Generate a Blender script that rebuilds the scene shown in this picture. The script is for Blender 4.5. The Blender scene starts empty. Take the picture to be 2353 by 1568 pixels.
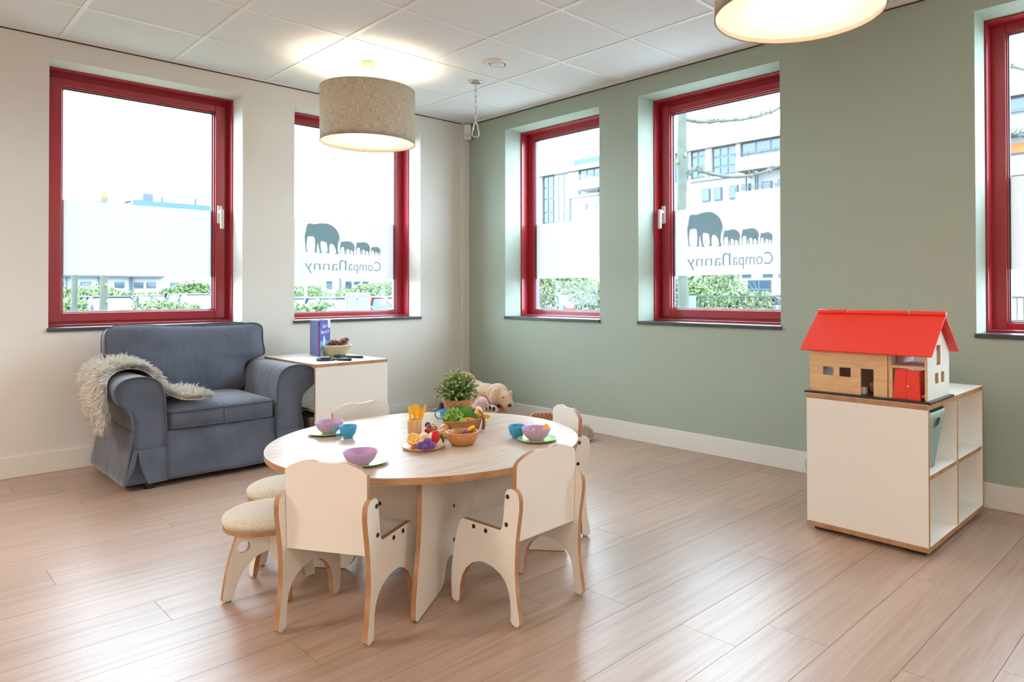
import bpy, bmesh, math, random
from mathutils import Vector, Matrix, Euler, noise
from mathutils.geometry import tessellate_polygon
random.seed(7)
PI = math.pi
C = bpy.context.scene.collection
sc = bpy.context.scene

# ------------------------------------------------------------------ camera, sky, exposure
CAM = Vector((-3.8437, -5.0846, 1.0637)); YAW, PITCH, ROLL = 0.7711, 0.0088, -0.002
F, PX, PY = 1590.52, 1321.85, 655.27
fw = Vector((math.cos(YAW)*math.cos(PITCH), math.sin(YAW)*math.cos(PITCH), math.sin(PITCH)))
rt = Vector((math.sin(YAW), -math.cos(YAW), 0)); up = rt.cross(fw)
r2 = rt*math.cos(ROLL) + up*math.sin(ROLL); u2 = -rt*math.sin(ROLL) + up*math.cos(ROLL)
cam_d = bpy.data.cameras.new('camera'); cam = bpy.data.objects.new('camera', cam_d); C.objects.link(cam)
cam.matrix_world = Matrix(((r2.x, u2.x, -fw.x, CAM.x), (r2.y, u2.y, -fw.y, CAM.y), (r2.z, u2.z, -fw.z, CAM.z), (0, 0, 0, 1)))
cam_d.sensor_fit = 'HORIZONTAL'; cam_d.sensor_width = 36; cam_d.lens = F/2353*36
cam_d.shift_x = (1176.5-PX)/2353; cam_d.shift_y = (PY-784)/2353
cam_d.clip_start = .05; cam_d.clip_end = 400
sc.camera = cam

w = bpy.data.worlds.new('overcast_sky'); sc.world = w; w.use_nodes = True
nt = w.node_tree; nt.nodes.clear()
wo = nt.nodes.new('ShaderNodeOutputWorld'); bg = nt.nodes.new('ShaderNodeBackground')
SKY = 24
bg.inputs['Color'].default_value = (.73, .865, 1.0, 1); bg.inputs['Strength'].default_value = SKY
nt.links.new(bg.outputs[0], wo.inputs[0])

vs = sc.view_settings; vs.view_transform = 'Standard'; vs.look = 'None'; vs.gamma = 1; vs.exposure = 0.0
vs.use_curve_mapping = False
sc.display_settings.display_device = 'sRGB'
cy = sc.cycles
cy.max_bounces = 9; cy.diffuse_bounces = 5; cy.glossy_bounces = 4; cy.transmission_bounces = 6; cy.transparent_max_bounces = 12
cy.caustics_reflective = False; cy.caustics_refractive = False; cy.sample_clamp_indirect = 6
cy.use_denoising = True

H = 2.5807
RX, RY = -7.2, -8.6            # far corners of the room
# openings: wall, u0, u1 ; z .85 .. 2.452
Z0, Z1 = .85, 2.452
WIN = [('A', -3.08, -1.98, 'sash_r'), ('A', -1.609, -.516, 'fixed'), ('B', -1.603, -.512, 'fixed'), ('B', -3.07, -1.976, 'sash_l'), ('B', -5.212, -4.119, 'fixed')]

# ------------------------------------------------------------------ helpers
def lin(c):
    return tuple(((v/255)/12.92 if v/255 <= .04045 else ((v/255+.055)/1.055)**2.4) for v in c)
def newmat(name):
    m = bpy.data.materials.new(name); m.use_nodes = True
    return m, m.node_tree, m.node_tree.nodes['Principled BSDF']
def mat(name, rgb, rough=.5, metal=0, spec=.5, bump=0, bscale=200, var=0, vscale=5, sheen=0, coat=0, coord='Object', stretch=(1, 1, 1)):
    """plain material, sRGB colour; optional noise colour variation and bump"""
    m, t, p = newmat(name)
    c = lin(rgb)+(1,)
    p.inputs['Base Color'].default_value = c; p.inputs['Roughness'].default_value = rough
    p.inputs['Metallic'].default_value = metal; p.inputs['Specular IOR Level'].default_value = spec
    p.inputs['Sheen Weight'].default_value = sheen; p.inputs['Coat Weight'].default_value = coat
    if var or bump:
        tc = t.nodes.new('ShaderNodeTexCoord'); mp = t.nodes.new('ShaderNodeMapping'); mp.inputs['Scale'].default_value = stretch
        t.links.new(tc.outputs[coord], mp.inputs[0])
    if var:
        n = t.nodes.new('ShaderNodeTexNoise'); n.inputs['Scale'].default_value = vscale; n.inputs['Detail'].default_value = 5
        mx = t.nodes.new('ShaderNodeMix'); mx.data_type = 'RGBA'
        mx.inputs[6].default_value = tuple(v*(1-var) for v in c[:3])+(1,); mx.inputs[7].default_value = tuple(min(1, v*(1+var)) for v in c[:3])+(1,)
        t.links.new(mp.outputs[0], n.inputs['Vector']); t.links.new(n.outputs['Fac'], mx.inputs[0]); t.links.new(mx.outputs[2], p.inputs['Base Color'])
    if bump:
        n2 = t.nodes.new('ShaderNodeTexNoise'); n2.inputs['Scale'].default_value = bscale; n2.inputs['Detail'].default_value = 3
        b = t.nodes.new('ShaderNodeBump'); b.inputs['Strength'].default_value = bump; b.inputs['Distance'].default_value = .005
        t.links.new(mp.outputs[0], n2.inputs['Vector']); t.links.new(n2.outputs['Fac'], b.inputs['Height']); t.links.new(b.outputs[0], p.inputs['Normal'])
    return m
def ramp(t, stops):
    r = t.nodes.new('ShaderNodeValToRGB'); e = r.color_ramp.elements
    while len(e) < len(stops): e.new(.5)
    for k, (pos, rgb) in enumerate(stops):
        e[k].position = pos; e[k].color = lin(rgb)+(1,)
    return r
def wood(name, c1, c2, rough=.45, stretch=(1, 12, 12), scale=3, rand=False, bump=.08, dist=1.2, spec=.5, knots=None):
    m, t, p = newmat(name)
    tc = t.nodes.new('ShaderNodeTexCoord'); mp = t.nodes.new('ShaderNodeMapping'); mp.inputs['Scale'].default_value = stretch
    src = tc.outputs['Object']
    if rand:
        oi = t.nodes.new('ShaderNodeObjectInfo'); ml = t.nodes.new('ShaderNodeMath'); ml.operation = 'MULTIPLY'; ml.inputs[1].default_value = 37
        t.links.new(oi.outputs['Random'], ml.inputs[0]); t.links.new(ml.outputs[0], mp.inputs['Location'])
    t.links.new(src, mp.inputs[0])
    n = t.nodes.new('ShaderNodeTexNoise'); n.inputs['Scale'].default_value = scale; n.inputs['Detail'].default_value = 8; n.inputs['Distortion'].default_value = dist; n.inputs['Roughness'].default_value = .62
    t.links.new(mp.outputs[0], n.inputs['Vector'])
    r = ramp(t, [(.3, c2), (.62, c1)]); t.links.new(n.outputs['Fac'], r.inputs[0])
    out = r.outputs[0]
    if rand:
        hs = t.nodes.new('ShaderNodeHueSaturation'); mr = t.nodes.new('ShaderNodeMapRange'); mr.inputs['To Min'].default_value = .92; mr.inputs['To Max'].default_value = 1.08
        t.links.new(oi.outputs['Random'], mr.inputs[0]); t.links.new(mr.outputs[0], hs.inputs['Value']); t.links.new(out, hs.inputs['Color']); out = hs.outputs[0]
    t.links.new(out, p.inputs['Base Color']); p.inputs['Roughness'].default_value = rough; p.inputs['Specular IOR Level'].default_value = spec
    b = t.nodes.new('ShaderNodeBump'); b.inputs['Strength'].default_value = bump; b.inputs['Distance'].default_value = .002
    t.links.new(n.outputs['Fac'], b.inputs['Height']); t.links.new(b.outputs[0], p.inputs['Normal'])
    return m
def plyedge(name='plywood_edge', th=.018):
    """plywood layers: stripes across the board's thickness, which is local z"""
    m, t, p = newmat(name)
    tc = t.nodes.new('ShaderNodeTexCoord'); sx = t.nodes.new('ShaderNodeSeparateXYZ'); t.links.new(tc.outputs['Object'], sx.inputs[0])
    ml = t.nodes.new('ShaderNodeMath'); ml.operation = 'MULTIPLY'; ml.inputs[1].default_value = 2*PI*4/th
    t.links.new(sx.outputs['Z'], ml.inputs[0]); sn = t.nodes.new('ShaderNodeMath'); sn.operation = 'SINE'; t.links.new(ml.outputs[0], sn.inputs[0])
    n = t.nodes.new('ShaderNodeTexNoise'); n.inputs['Scale'].default_value = 14; t.links.new(tc.outputs['Object'], n.inputs['Vector'])
    a = t.nodes.new('ShaderNodeMath'); a.operation = 'MULTIPLY_ADD'; a.inputs[1].default_value = .35; t.links.new(sn.outputs[0], a.inputs[0]); t.links.new(n.outputs['Fac'], a.inputs[2])
    r = ramp(t, [(.2, (138, 92, 60)), (.8, (202, 156, 112))]); t.links.new(a.outputs[0], r.inputs[0]); t.links.new(r.outputs[0], p.inputs['Base Color'])
    p.inputs['Roughness'].default_value = .5
    return m

M = {}
M['white_wall'] = mat('white_wall_paint', (220, 218, 212), .85, bump=.05, bscale=600)
M['green_wall'] = mat('sage_green_wall_paint', (160, 172, 158), .8, bump=.05, bscale=600)
M['baseboard'] = mat('white_lacquer', (226, 223, 217), .45)
M['tile'] = mat('ceiling_tile', (230, 234, 238), .95, bump=.12, bscale=900, var=.02, vscale=700)
M['grid'] = mat('white_metal_runner', (238, 240, 240), .45)
M['dark'] = mat('dark_gap', (60, 52, 46), .8)
M['floor'] = wood('pale_brown_oak_plank', (182, 154, 136), (160, 131, 112), .35, (.8, 18, 18), 2.2, True, .03, .7, .7)
M['floor'].node_tree.nodes['Principled BSDF'].inputs['Coat Weight'].default_value = .2; M['floor'].node_tree.nodes['Principled BSDF'].inputs['Coat Roughness'].default_value = .38
M['floor_gap'] = mat('plank_joint', (112, 88, 74), .8)
M['red'] = mat('dark_red_window_lacquer', (158, 38, 50), .28, spec=.6)
M['gasket'] = mat('window_gasket', (60, 66, 76), .5)
M['granite'] = mat('dark_granite', (62, 62, 66), .28, var=.75, vscale=420)
M['metal'] = mat('brushed_metal', (200, 198, 194), .3, metal=.9)
M['white_plastic'] = mat('white_plastic', (228, 226, 220), .4)
M['lam'] = mat('white_laminate', (236, 231, 222), .42)
M['ply'] = plyedge()
M['ply22'] = plyedge('plywood_edge_thick', .022)
M['tabletop'] = wood('whitewashed_oak_top', (206, 184, 164), (178, 154, 136), .38, (1.3, 18, 18), 3.2, False, .03, .9, .35)
M['tabletop'].node_tree.nodes['Principled BSDF'].inputs['Coat Weight'].default_value = .12; M['tabletop'].node_tree.nodes['Principled BSDF'].inputs['Coat Roughness'].default_value = .3
M['black_plastic'] = mat('black_plastic', (34, 36, 40), .35)
M['black_metal'] = mat('blackened_bolt', (52, 46, 42), .4, metal=.6)
M['clear_pad'] = mat('grey_glide_pad', (180, 176, 170), .3)
M['shade'] = None

# --- mesh builders
class MB:
    def __init__(s): s.bm = bmesh.new(); s.mi = 0
    def _new(s, vs_, fs):
        v = [s.bm.verts.new(p) for p in vs_]
        for f in fs:
            try:
                fc = s.bm.faces.new([v[i] for i in f]); fc.material_index = s.mi
            except ValueError: pass
        return v
    def box(s, a, b, R=None):
        x0, y0, z0 = a; x1, y1, z1 = b
        P = [Vector(p) for p in ((x0,y0,z0),(x1,y0,z0),(x1,y1,z0),(x0,y1,z0),(x0,y0,z1),(x1,y0,z1),(x1,y1,z1),(x0,y1,z1))]
        if R is not None: P = [R @ p for p in P]
        s._new(P, [(0,3,2,1),(4,5,6,7),(0,1,5,4),(1,2,6,5),(2,3,7,6),(3,0,4,7)]); return s
    def prism(s, poly, z0, z1, R=None, side=None):
        n = len(poly)
        P = [Vector((x, y, z0)) for x, y in poly]+[Vector((x, y, z1)) for x, y in poly]
        if R is not None: P = [R @ p for p in P]
        v = [s.bm.verts.new(p) for p in P]
        fa = [s.bm.faces.new(v[n:]), s.bm.faces.new(v[:n][::-1])]
        for f in fa: f.material_index = s.mi
        for i in range(n):
            f = s.bm.faces.new((v[i], v[(i+1)%n], v[n+(i+1)%n], v[n+i])); f.material_index = s.mi if side is None else side
        return s
    def tube(s, pts, r, n=8, cap=True, closed=False):
        pts = [Vector(p) for p in pts]; m = len(pts)
        rr = r if isinstance(r, (list, tuple)) else [r]*m
        rings = []; prev = None
        for i, p in enumerate(pts):
            d = (pts[(i+1) % m]-pts[i-1]) if closed else (pts[min(i+1, m-1)]-pts[max(i-1, 0)])
            d.normalize()
            if prev is None: a = d.orthogonal().normalized()
            else:
                a = prev-d*prev.dot(d)
                a = a.normalized() if a.length > 1e-6 else d.orthogonal().normalized()
            prev = a; b = d.cross(a)
            rings.append([s.bm.verts.new(p+(a*math.cos(2*PI*k/n)+b*math.sin(2*PI*k/n))*rr[i]) for k in range(n)])
        for i in range(m if closed else m-1):
            A, B = rings[i], rings[(i+1) % m]
            for k in range(n):
                f = s.bm.faces.new((A[k], A[(k+1)%n], B[(k+1)%n], B[k])); f.material_index = s.mi; f.smooth = True
        if cap and not closed:
            for R_, fl in ((rings[0], True), (rings[-1], False)):
                f = s.bm.faces.new(R_[::-1] if fl else R_); f.material_index = s.mi
        return s
    def lathe(s, prof, n=32, c=(0, 0, 0), R=None, smooth=True):
        c = Vector(c); rings = []
        for r, z in prof:
            if r < 1e-6:
                p = Vector((0, 0, z)); p = (R @ p if R is not None else p)+c
                rings.append([s.bm.verts.new(p)])
            else:
                q = []
                for k in range(n):
                    p = Vector((r*math.cos(2*PI*k/n), r*math.sin(2*PI*k/n), z)); p = (R @ p if R is not None else p)+c
                    q.append(s.bm.verts.new(p))
                rings.append(q)
        for A, B in zip(rings[:-1], rings[1:]):
            for k in range(n):
                k1 = (k+1) % n
                if len(A) == 1 and len(B) == 1: break
                if len(A) == 1: f = s.bm.faces.new((A[0], B[k], B[k1]))
                elif len(B) == 1: f = s.bm.faces.new((A[k], B[0], A[k1]))
                else: f = s.bm.faces.new((A[k], B[k], B[k1], A[k1]))
                f.material_index = s.mi; f.smooth = smooth
        return s
    def ball(s, c, r, sub=2, R=None):
        r = (r, r, r) if isinstance(r, (int, float)) else r
        Mx = Matrix.Translation(Vector(c)) @ ((R.to_4x4() if R is not None else Matrix.Identity(4))) @ Matrix.Diagonal((r[0], r[1], r[2], 1))
        g = bmesh.ops.create_icosphere(s.bm, subdivisions=sub, radius=1, matrix=Mx)
        for v in g['verts']:
            for f in v.link_faces: f.smooth = True; f.material_index = s.mi
        return s
    def poly(s, pts):
        s._new([Vector(p) for p in pts], [tuple(range(len(pts)))]); return s
    def build(s, name, m, parent=None, smooth=None, bev=0, seg=2, fixn=True):
        if fixn: bmesh.ops.recalc_face_normals(s.bm, faces=s.bm.faces)
        me = bpy.data.meshes.new(name); s.bm.to_mesh(me); s.bm.free()
        return ob(name, me, m, parent, smooth, bev, seg)
def ob(name, me, m, parent=None, smooth=None, bev=0, seg=2):
    for mm in (m if isinstance(m, (list, tuple)) else [m]):
        if mm is not None and mm.name not in [x.name for x in me.materials if x]: me.materials.append(mm)
    if smooth is not None:
        for p in me.polygons: p.use_smooth = smooth
    o = bpy.data.objects.new(name, me); C.objects.link(o)
    if parent is not None: o.parent = parent
    if bev:
        b = o.modifiers.new('bevel', 'BEVEL'); b.width = bev; b.segments = seg; b.limit_method = 'ANGLE'; b.angle_limit = math.radians(35); b.harden_normals = False
    return o
def tag(o, label=None, cat=None, group=None, kind=None):
    if label: o['label'] = label
    if cat: o['category'] = cat
    if group: o['group'] = group
    if kind: o['kind'] = kind
    return o
def empty(name, loc, rz=0, label=None, cat=None, group=None, kind=None):
    o = bpy.data.objects.new(name, None); C.objects.link(o); o.location = loc; o.rotation_euler = (0, 0, rz); o.empty_display_size = .05
    return tag(o, label, cat, group, kind)
def copy_tree(o, parent=None):
    c = o.copy(); C.objects.link(c)
    if parent is not None: c.parent = parent; c.matrix_parent_inverse = o.matrix_parent_inverse.copy()
    for ch in [x for x in bpy.data.objects if x.parent == o and x.name in kids[o.name]]: copy_tree(ch, c)
    return c
def tree_copy(o, loc, rz, label, group=None):
    def rec(a, par):
        c = a.copy(); C.objects.link(c)
        if par is not None: c.parent = par
        for ch in list(CH.get(a.name, [])): rec(ch, c)
        return c
    c = rec(o, None); c.location = loc; c.rotation_euler = (0, 0, rz); c['label'] = label
    if group: c['group'] = group
    return c
CH = {}
def kidmap(root):
    """remember the children of a thing so that it can be copied"""
    for o in bpy.data.objects:
        if o.parent: CH.setdefault(o.parent.name, [])
    for o in bpy.data.objects:
        if o.parent and o not in CH[o.parent.name]: CH[o.parent.name].append(o)
def spline(pts, n=6, closed=False):
    """Catmull-Rom through 2D or 3D points"""
    P = [Vector(p) for p in pts]; m = len(P); out = []
    for i in range(m if closed else m-1):
        p0 = P[i-1] if (closed or i > 0) else P[0]; p1 = P[i]; p2 = P[(i+1) % m]; p3 = P[(i+2) % m] if (closed or i+2 < m) else P[-1]
        for k in range(n):
            t = k/n
            out.append(.5*((2*p1)+(p2-p0)*t+(2*p0-5*p1+4*p2-p3)*t*t+(3*p1-p0-3*p2+p3)*t**3))
    if not closed: out.append(P[-1])
    return out
def frame(o, x, y):
    x = Vector(x).normalized(); y = Vector(y).normalized(); z = x.cross(y)
    return Matrix(((x.x, y.x, z.x, o[0]), (x.y, y.y, z.y, o[1]), (x.z, y.z, z.z, o[2]), (0, 0, 0, 1)))
def board(name, poly, th, Mx, parent, faces='lam', edge='ply', bev=.0012):
    """a plywood board: outline in its own xy, thickness along its own z, laminate faces and layered edges"""
    mb = MB(); mb.prism(poly, -th/2, th/2, side=1)
    o = mb.build(name, [M[faces], M[edge]], parent, bev=bev, seg=2); o.matrix_local = Mx
    return o
def rect(x0, y0, x1, y1): return [(x0, y0), (x1, y0), (x1, y1), (x0, y1)]
def rrect(x0, y0, x1, y1, r, n=5):
    out = []
    for cx, cy, a in ((x1-r, y1-r, 0), (x0+r, y1-r, PI/2), (x0+r, y0+r, PI), (x1-r, y0+r, 3*PI/2)):
        out += [(cx+r*math.cos(a+PI/2*k/n), cy+r*math.sin(a+PI/2*k/n)) for k in range(n+1)]
    return out
def pillow(mb, poly, tf, tb, z0=0, R=None, rings=7, pw=2.4, side=0):
    """closed plump cushion on an outline in xy, bulging tf up and tb down"""
    n = len(poly); cx = sum(p[0] for p in poly)/n; cy = sum(p[1] for p in poly)/n
    def ring(s_, z):
        P = [Vector((cx+(x-cx)*s_, cy+(y-cy)*s_, z)) for x, y in poly]
        return [mb.bm.verts.new(R @ p if R is not None else p) for p in P]
    L = []
    for i in range(rings):
        s_ = (i+1)/(rings+1); s_ = math.sin(s_*PI/2); L.append(ring(s_, z0+side/2+tf*(1-s_**pw)**.5))
    L.append(ring(1, z0+side/2))
    if side: L.append(ring(1, z0-side/2))
    for i in range(rings-1, -1, -1):
        s_ = (i+1)/(rings+1); s_ = math.sin(s_*PI/2); L.append(ring(s_, z0-side/2-tb*(1-s_**pw)**.5))
    p = Vector((cx, cy, z0+side/2+tf)); a = mb.bm.verts.new(R @ p if R is not None else p)
    p = Vector((cx, cy, z0-side/2-tb)); b = mb.bm.verts.new(R @ p if R is not None else p)
    fs = []
    for A, B in zip(L[:-1], L[1:]):
        for k in range(n): fs.append(mb.bm.faces.new((A[k], B[k], B[(k+1)%n], A[(k+1)%n])))
    for k in range(n):
        fs.append(mb.bm.faces.new((a, L[0][k], L[0][(k+1)%n]))); fs.append(mb.bm.faces.new((b, L[-1][(k+1)%n], L[-1][k])))
    for f in fs: f.smooth = True; f.material_index = mb.mi
def blob(name, balls, vox, m, parent=None, smooth=6):
    """ellipsoids fused into one continuous skin"""
    mb = MB()
    for bl in balls:
        c, r = bl[0], bl[1]; R = Euler(bl[2]).to_matrix() if len(bl) > 2 else None
        mb.ball(c, r, 3, R)
    o = mb.build(name, m, parent)
    rm = o.modifiers.new('fuse', 'REMESH'); rm.mode = 'VOXEL'; rm.voxel_size = vox; rm.use_smooth_shade = True
    sm = o.modifiers.new('smooth', 'SMOOTH'); sm.factor = .5; sm.iterations = smooth
    return o
def displace(o, strength, size, mid=.5):
    tx = bpy.data.textures.new('folds', 'CLOUDS'); tx.noise_scale = size; tx.noise_depth = 2
    d = o.modifiers.new('folds', 'DISPLACE'); d.texture = tx; d.strength = strength; d.mid_level = mid
    return o

# ------------------------------------------------------------------ room shell
def wall_with_holes(name, m, conv, u0, u1, holes):
    mb = MB(); cur = u0
    def bx(a, b, z0, z1):
        P, Q = conv(a, 0, z0), conv(b, .34, z1)
        mb.box([min(p, q) for p, q in zip(P, Q)], [max(p, q) for p, q in zip(P, Q)])
    for a, b in sorted(holes):
        bx(cur, a, 0, H+.12); bx(a, b, 0, Z0-.022); bx(a, b, Z1, H+.12); cur = b
    bx(cur, u1, 0, H+.12)
    return tag(mb.build(name, m), kind='structure')
cA = lambda u, d, z: (u, d, z)
cB = lambda u, d, z: (d, u, z)
wall_with_holes('wall_left', M['white_wall'], cA, RX, 0, [(a, b) for k, a, b, _ in WIN if k == 'A'])
wall_with_holes('wall_right', M['green_wall'], cB, RY, .34, [(a, b) for k, a, b, _ in WIN if k == 'B'])
BACKW = []
tag(MB().box((RX-.2, RY-.2, 0), (.34, RY, H+.12)).build('wall_back', M['white_wall']), kind='structure')
tag(MB().box((RX-.2, RY, 0), (RX, .34, H+.12)).build('wall_near', M['white_wall']), kind='structure')
# boxed-in strip in the corner
tag(MB().box((-.085, -.016, 0), (-.0015, 0, H)).build('trim_1', M['white_wall'], bev=.003), kind='structure')
# baseboards
HB, TB = .123, .014
tag(MB().box((RX, -TB, 0), (-TB, 0, HB)).build('baseboard_left', M['baseboard'], bev=.003), kind='structure')
tag(MB().box((-TB, RY, 0), (0, 0, HB)).build('baseboard_right', M['baseboard'], bev=.003), kind='structure')
# floor: subfloor and planks
fl = tag(MB().box((RX, RY, -.1), (0, 0, -.008)).build('floor', M['floor_gap']), kind='structure')
PL = 1.38; G = .0007
def plank_mesh(L):
    mb = MB(); mb.box((-L/2+G, -.1+G, -.008), (L/2-G, .1-G, 0)); me = bpy.data.meshes.new('plank')
    bmesh.ops.recalc_face_normals(mb.bm, faces=mb.bm.faces); mb.bm.to_mesh(me); mb.bm.free(); me.materials.append(M['floor']); return me
full = plank_mesh(PL)
JX = {-2.99: -2.876, -3.19: -3.037, -3.78: -2.11, -3.98: -2.08, -4.18: -1.18, -4.38: -1.51}
y = .02
row = 0
while y > RY+.05:
    yc = y-.1; y -= .2; row += 1
    y0, y1 = max(yc-.1, RY), min(yc+.1, 0)
    key = [k for k in JX if abs(k-yc) < .06]
    j = JX[key[0]] if key else -3.3+((row*.53+.17*(row % 3)) % PL)
    while j > RX: j -= PL
    x = j
    while x < 0:
        a, b = max(x, RX), min(x+PL, 0); x += PL
        if b-a < .02: continue
        if y1-y0 > .199 and b-a > PL-.001: me = full
        else:
            mb = MB(); mb.box((-(b-a)/2+G, -(y1-y0)/2+G, -.008), ((b-a)/2-G, (y1-y0)/2-G, 0)); me = bpy.data.meshes.new('plank'); bmesh.ops.recalc_face_normals(mb.bm, faces=mb.bm.faces); mb.bm.to_mesh(me); mb.bm.free(); me.materials.append(M['floor'])
        o = bpy.data.objects.new('plank', me); C.objects.link(o); o.parent = fl; o.location = ((a+b)/2, (y0+y1)/2, 0)
# ceiling: slab, runners, tiles
ce = tag(MB().box((RX, RY, H+.05), (0, 0, H+.12)).build('ceiling', M['dark']), kind='structure')
GX = [-3.0285+.6*k for k in range(-7, 6) if RX < -3.0285+.6*k < 0]
GY = [-.634-.6*k for k in range(-1, 14) if RY < -.634-.6*k < 0]
for gx in GX: MB().box((gx-.012, RY, H), (gx+.012, 0, H+.03)).build('ceiling_runner', M['grid'], ce)
for gy in GY:
    for a, b in zip([RX]+sorted(GX), sorted(GX)+[0]): MB().box((a+.012, gy-.012, H+.0006), (b-.012, gy+.012, H+.03)).build('ceiling_runner', M['grid'], ce)
xs = [RX]+sorted(GX)+[0]; ys = [RY]+sorted(GY)+[0]
tmesh = {}
for a, b in zip(xs[:-1], xs[1:]):
    for c_, d_ in zip(ys[:-1], ys[1:]):
        w_, h_ = round(b-a, 4), round(d_-c_, 4)
        if (w_, h_) not in tmesh:
            mb = MB(); mb.box((-w_/2+.0135, -h_/2+.0135, .0035), (w_/2-.0135, h_/2-.0135, .02)); me = bpy.data.meshes.new('ceiling_tile'); bmesh.ops.recalc_face_normals(mb.bm, faces=mb.bm.faces); mb.bm.to_mesh(me); mb.bm.free(); me.materials.append(M['tile']); tmesh[(w_, h_)] = me
        o = bpy.data.objects.new('ceiling_tile', tmesh[(w_, h_)]); C.objects.link(o); o.parent = ce; o.location = ((a+b)/2, (c_+d_)/2, H)
# perimeter trim and, under it, a dark strip painted as the gap's shadow
t2 = MB(); t2.box((RX, -.024, H-.001), (0, -.004, H+.03)); t2.box((-.024, RY, H-.001), (-.004, 0, H+.03)); tag(t2.build('trim_2', M['grid']), kind='structure')
t3 = MB(); t3.box((RX, -.006, H-.007), (-.09, 0, H+.03)); t3.box((-.006, RY, H-.007), (0, -.0, H+.03)); tag(t3.build('trim_gap_shade', M['dark']), kind='structure')

# ------------------------------------------------------------------ windows
def glassmat():
    m = bpy.data.materials.new('window_glass'); m.use_nodes = True; t = m.node_tree; t.nodes.clear()
    o = t.nodes.new('ShaderNodeOutputMaterial'); tr = t.nodes.new('ShaderNodeBsdfTransparent'); gl = t.nodes.new('ShaderNodeBsdfGlossy'); gl.inputs['Roughness'].default_value = .0
    tr.inputs[0].default_value = (.93, .97, .97, 1)
    fr = t.nodes.new('ShaderNodeFresnel'); gm = t.nodes.new('ShaderNodeNewGeometry'); ma = t.nodes.new('ShaderNodeMath'); ma.operation = 'MULTIPLY_ADD'; ma.inputs[1].default_value = 1/1.45-1.45; ma.inputs[2].default_value = 1.45
    t.links.new(gm.outputs['Backfacing'], ma.inputs[0]); t.links.new(ma.outputs[0], fr.inputs['IOR']); mx = t.nodes.new('ShaderNodeMixShader')
    rf = t.nodes.new('ShaderNodeMath'); rf.operation = 'MULTIPLY'; rf.inputs[1].default_value = .28; t.links.new(fr.outputs[0], rf.inputs[0]); t.links.new(rf.outputs[0], mx.inputs[0]); t.links.new(tr.outputs[0], mx.inputs[1]); t.links.new(gl.outputs[0], mx.inputs[2]); t.links.new(mx.outputs[0], o.inputs[0])
    return m
def filmmat():
    m = bpy.data.materials.new('frosted_film'); m.use_nodes = True; t = m.node_tree; t.nodes.clear()
    o = t.nodes.new('ShaderNodeOutputMaterial'); tl = t.nodes.new('ShaderNodeBsdfTranslucent'); df = t.nodes.new('ShaderNodeBsdfDiffuse'); mx = t.nodes.new('ShaderNodeMixShader'); mx.inputs[0].default_value = .12
    tl.inputs[0].default_value = (.44, .405, .385, 1); df.inputs[0].default_value = (.7, .7, .7, 1)
    tr = t.nodes.new('ShaderNodeBsdfTransparent'); m2 = t.nodes.new('ShaderNodeMixShader'); m2.inputs[0].default_value = .0
    t.links.new(tl.outputs[0], mx.inputs[1]); t.links.new(df.outputs[0], mx.inputs[2]); t.links.new(mx.outputs[0], m2.inputs[1]); t.links.new(tr.outputs[0], m2.inputs[2]); t.links.new(m2.outputs[0], o.inputs[0])
    return m
def vinyl(name, c):
    m = bpy.data.materials.new(name); m.use_nodes = True; t = m.node_tree; t.nodes.clear()
    o = t.nodes.new('ShaderNodeOutputMaterial'); tr = t.nodes.new('ShaderNodeBsdfTransparent'); tr.inputs[0].default_value = c+(1,)
    t.links.new(tr.outputs[0], o.inputs[0]); return m
M['glass'] = glassmat(); M['film'] = filmmat(); M['vinyl'] = vinyl('tinted_elephant_vinyl', (.30, .43, .48)); M['vinyl2'] = vinyl('tinted_letter_vinyl', (.60, .73, .78))

ELE = [(210,705),(195,712),(185,690),(178,620),(170,540),(172,490),(185,450),(192,400),(205,360),(230,345),(270,352),(310,352),(350,340),(400,335),(450,333),(500,342),(550,368),(590,405),(618,450),(632,500),(635,565),(627,570),(623,520),(616,560),(611,600),(605,660),(612,700),(625,722),(570,722),(590,700),(575,640),(550,605),(520,590),(500,600),(490,640),(490,690),(497,715),(455,715),(470,690),(470,650),(460,600),(455,577),(420,567),(385,560),(374,590),(378,660),(385,695),(400,718),(355,718),(368,700),(355,660),(345,600),(336,600),(330,650),(325,690),(328,712),(288,710),(303,695),(305,620),(302,560),(298,527),(280,510),(260,506),(240,516),(225,506),(207,520),(197,560),(193,620),(196,670),(200,695),(212,697)]
ELE = [((x-170)/465, (720-y_)/387) for x, y_ in ELE]
def text_mesh(body, w_, h_ref=None, sy=1, off=-.012):
    cu = bpy.data.curves.new('lettering', 'FONT'); cu.body = body; cu.size = 1; cu.offset = off; cu.extrude = .004; cu.resolution_u = 4
    o = bpy.data.objects.new('tmp', cu); C.objects.link(o)
    dg = bpy.context.evaluated_depsgraph_get(); me = bpy.data.meshes.new_from_object(o.evaluated_get(dg))
    bpy.data.objects.remove(o)
    x0 = min(v.co.x for v in me.vertices); x1 = max(v.co.x for v in me.vertices); k = w_/(x1-x0)
    for v in me.vertices: v.co.x = (v.co.x-x0)*k; v.co.y *= (k if h_ref is None else h_ref)*sy
    return me
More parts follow.
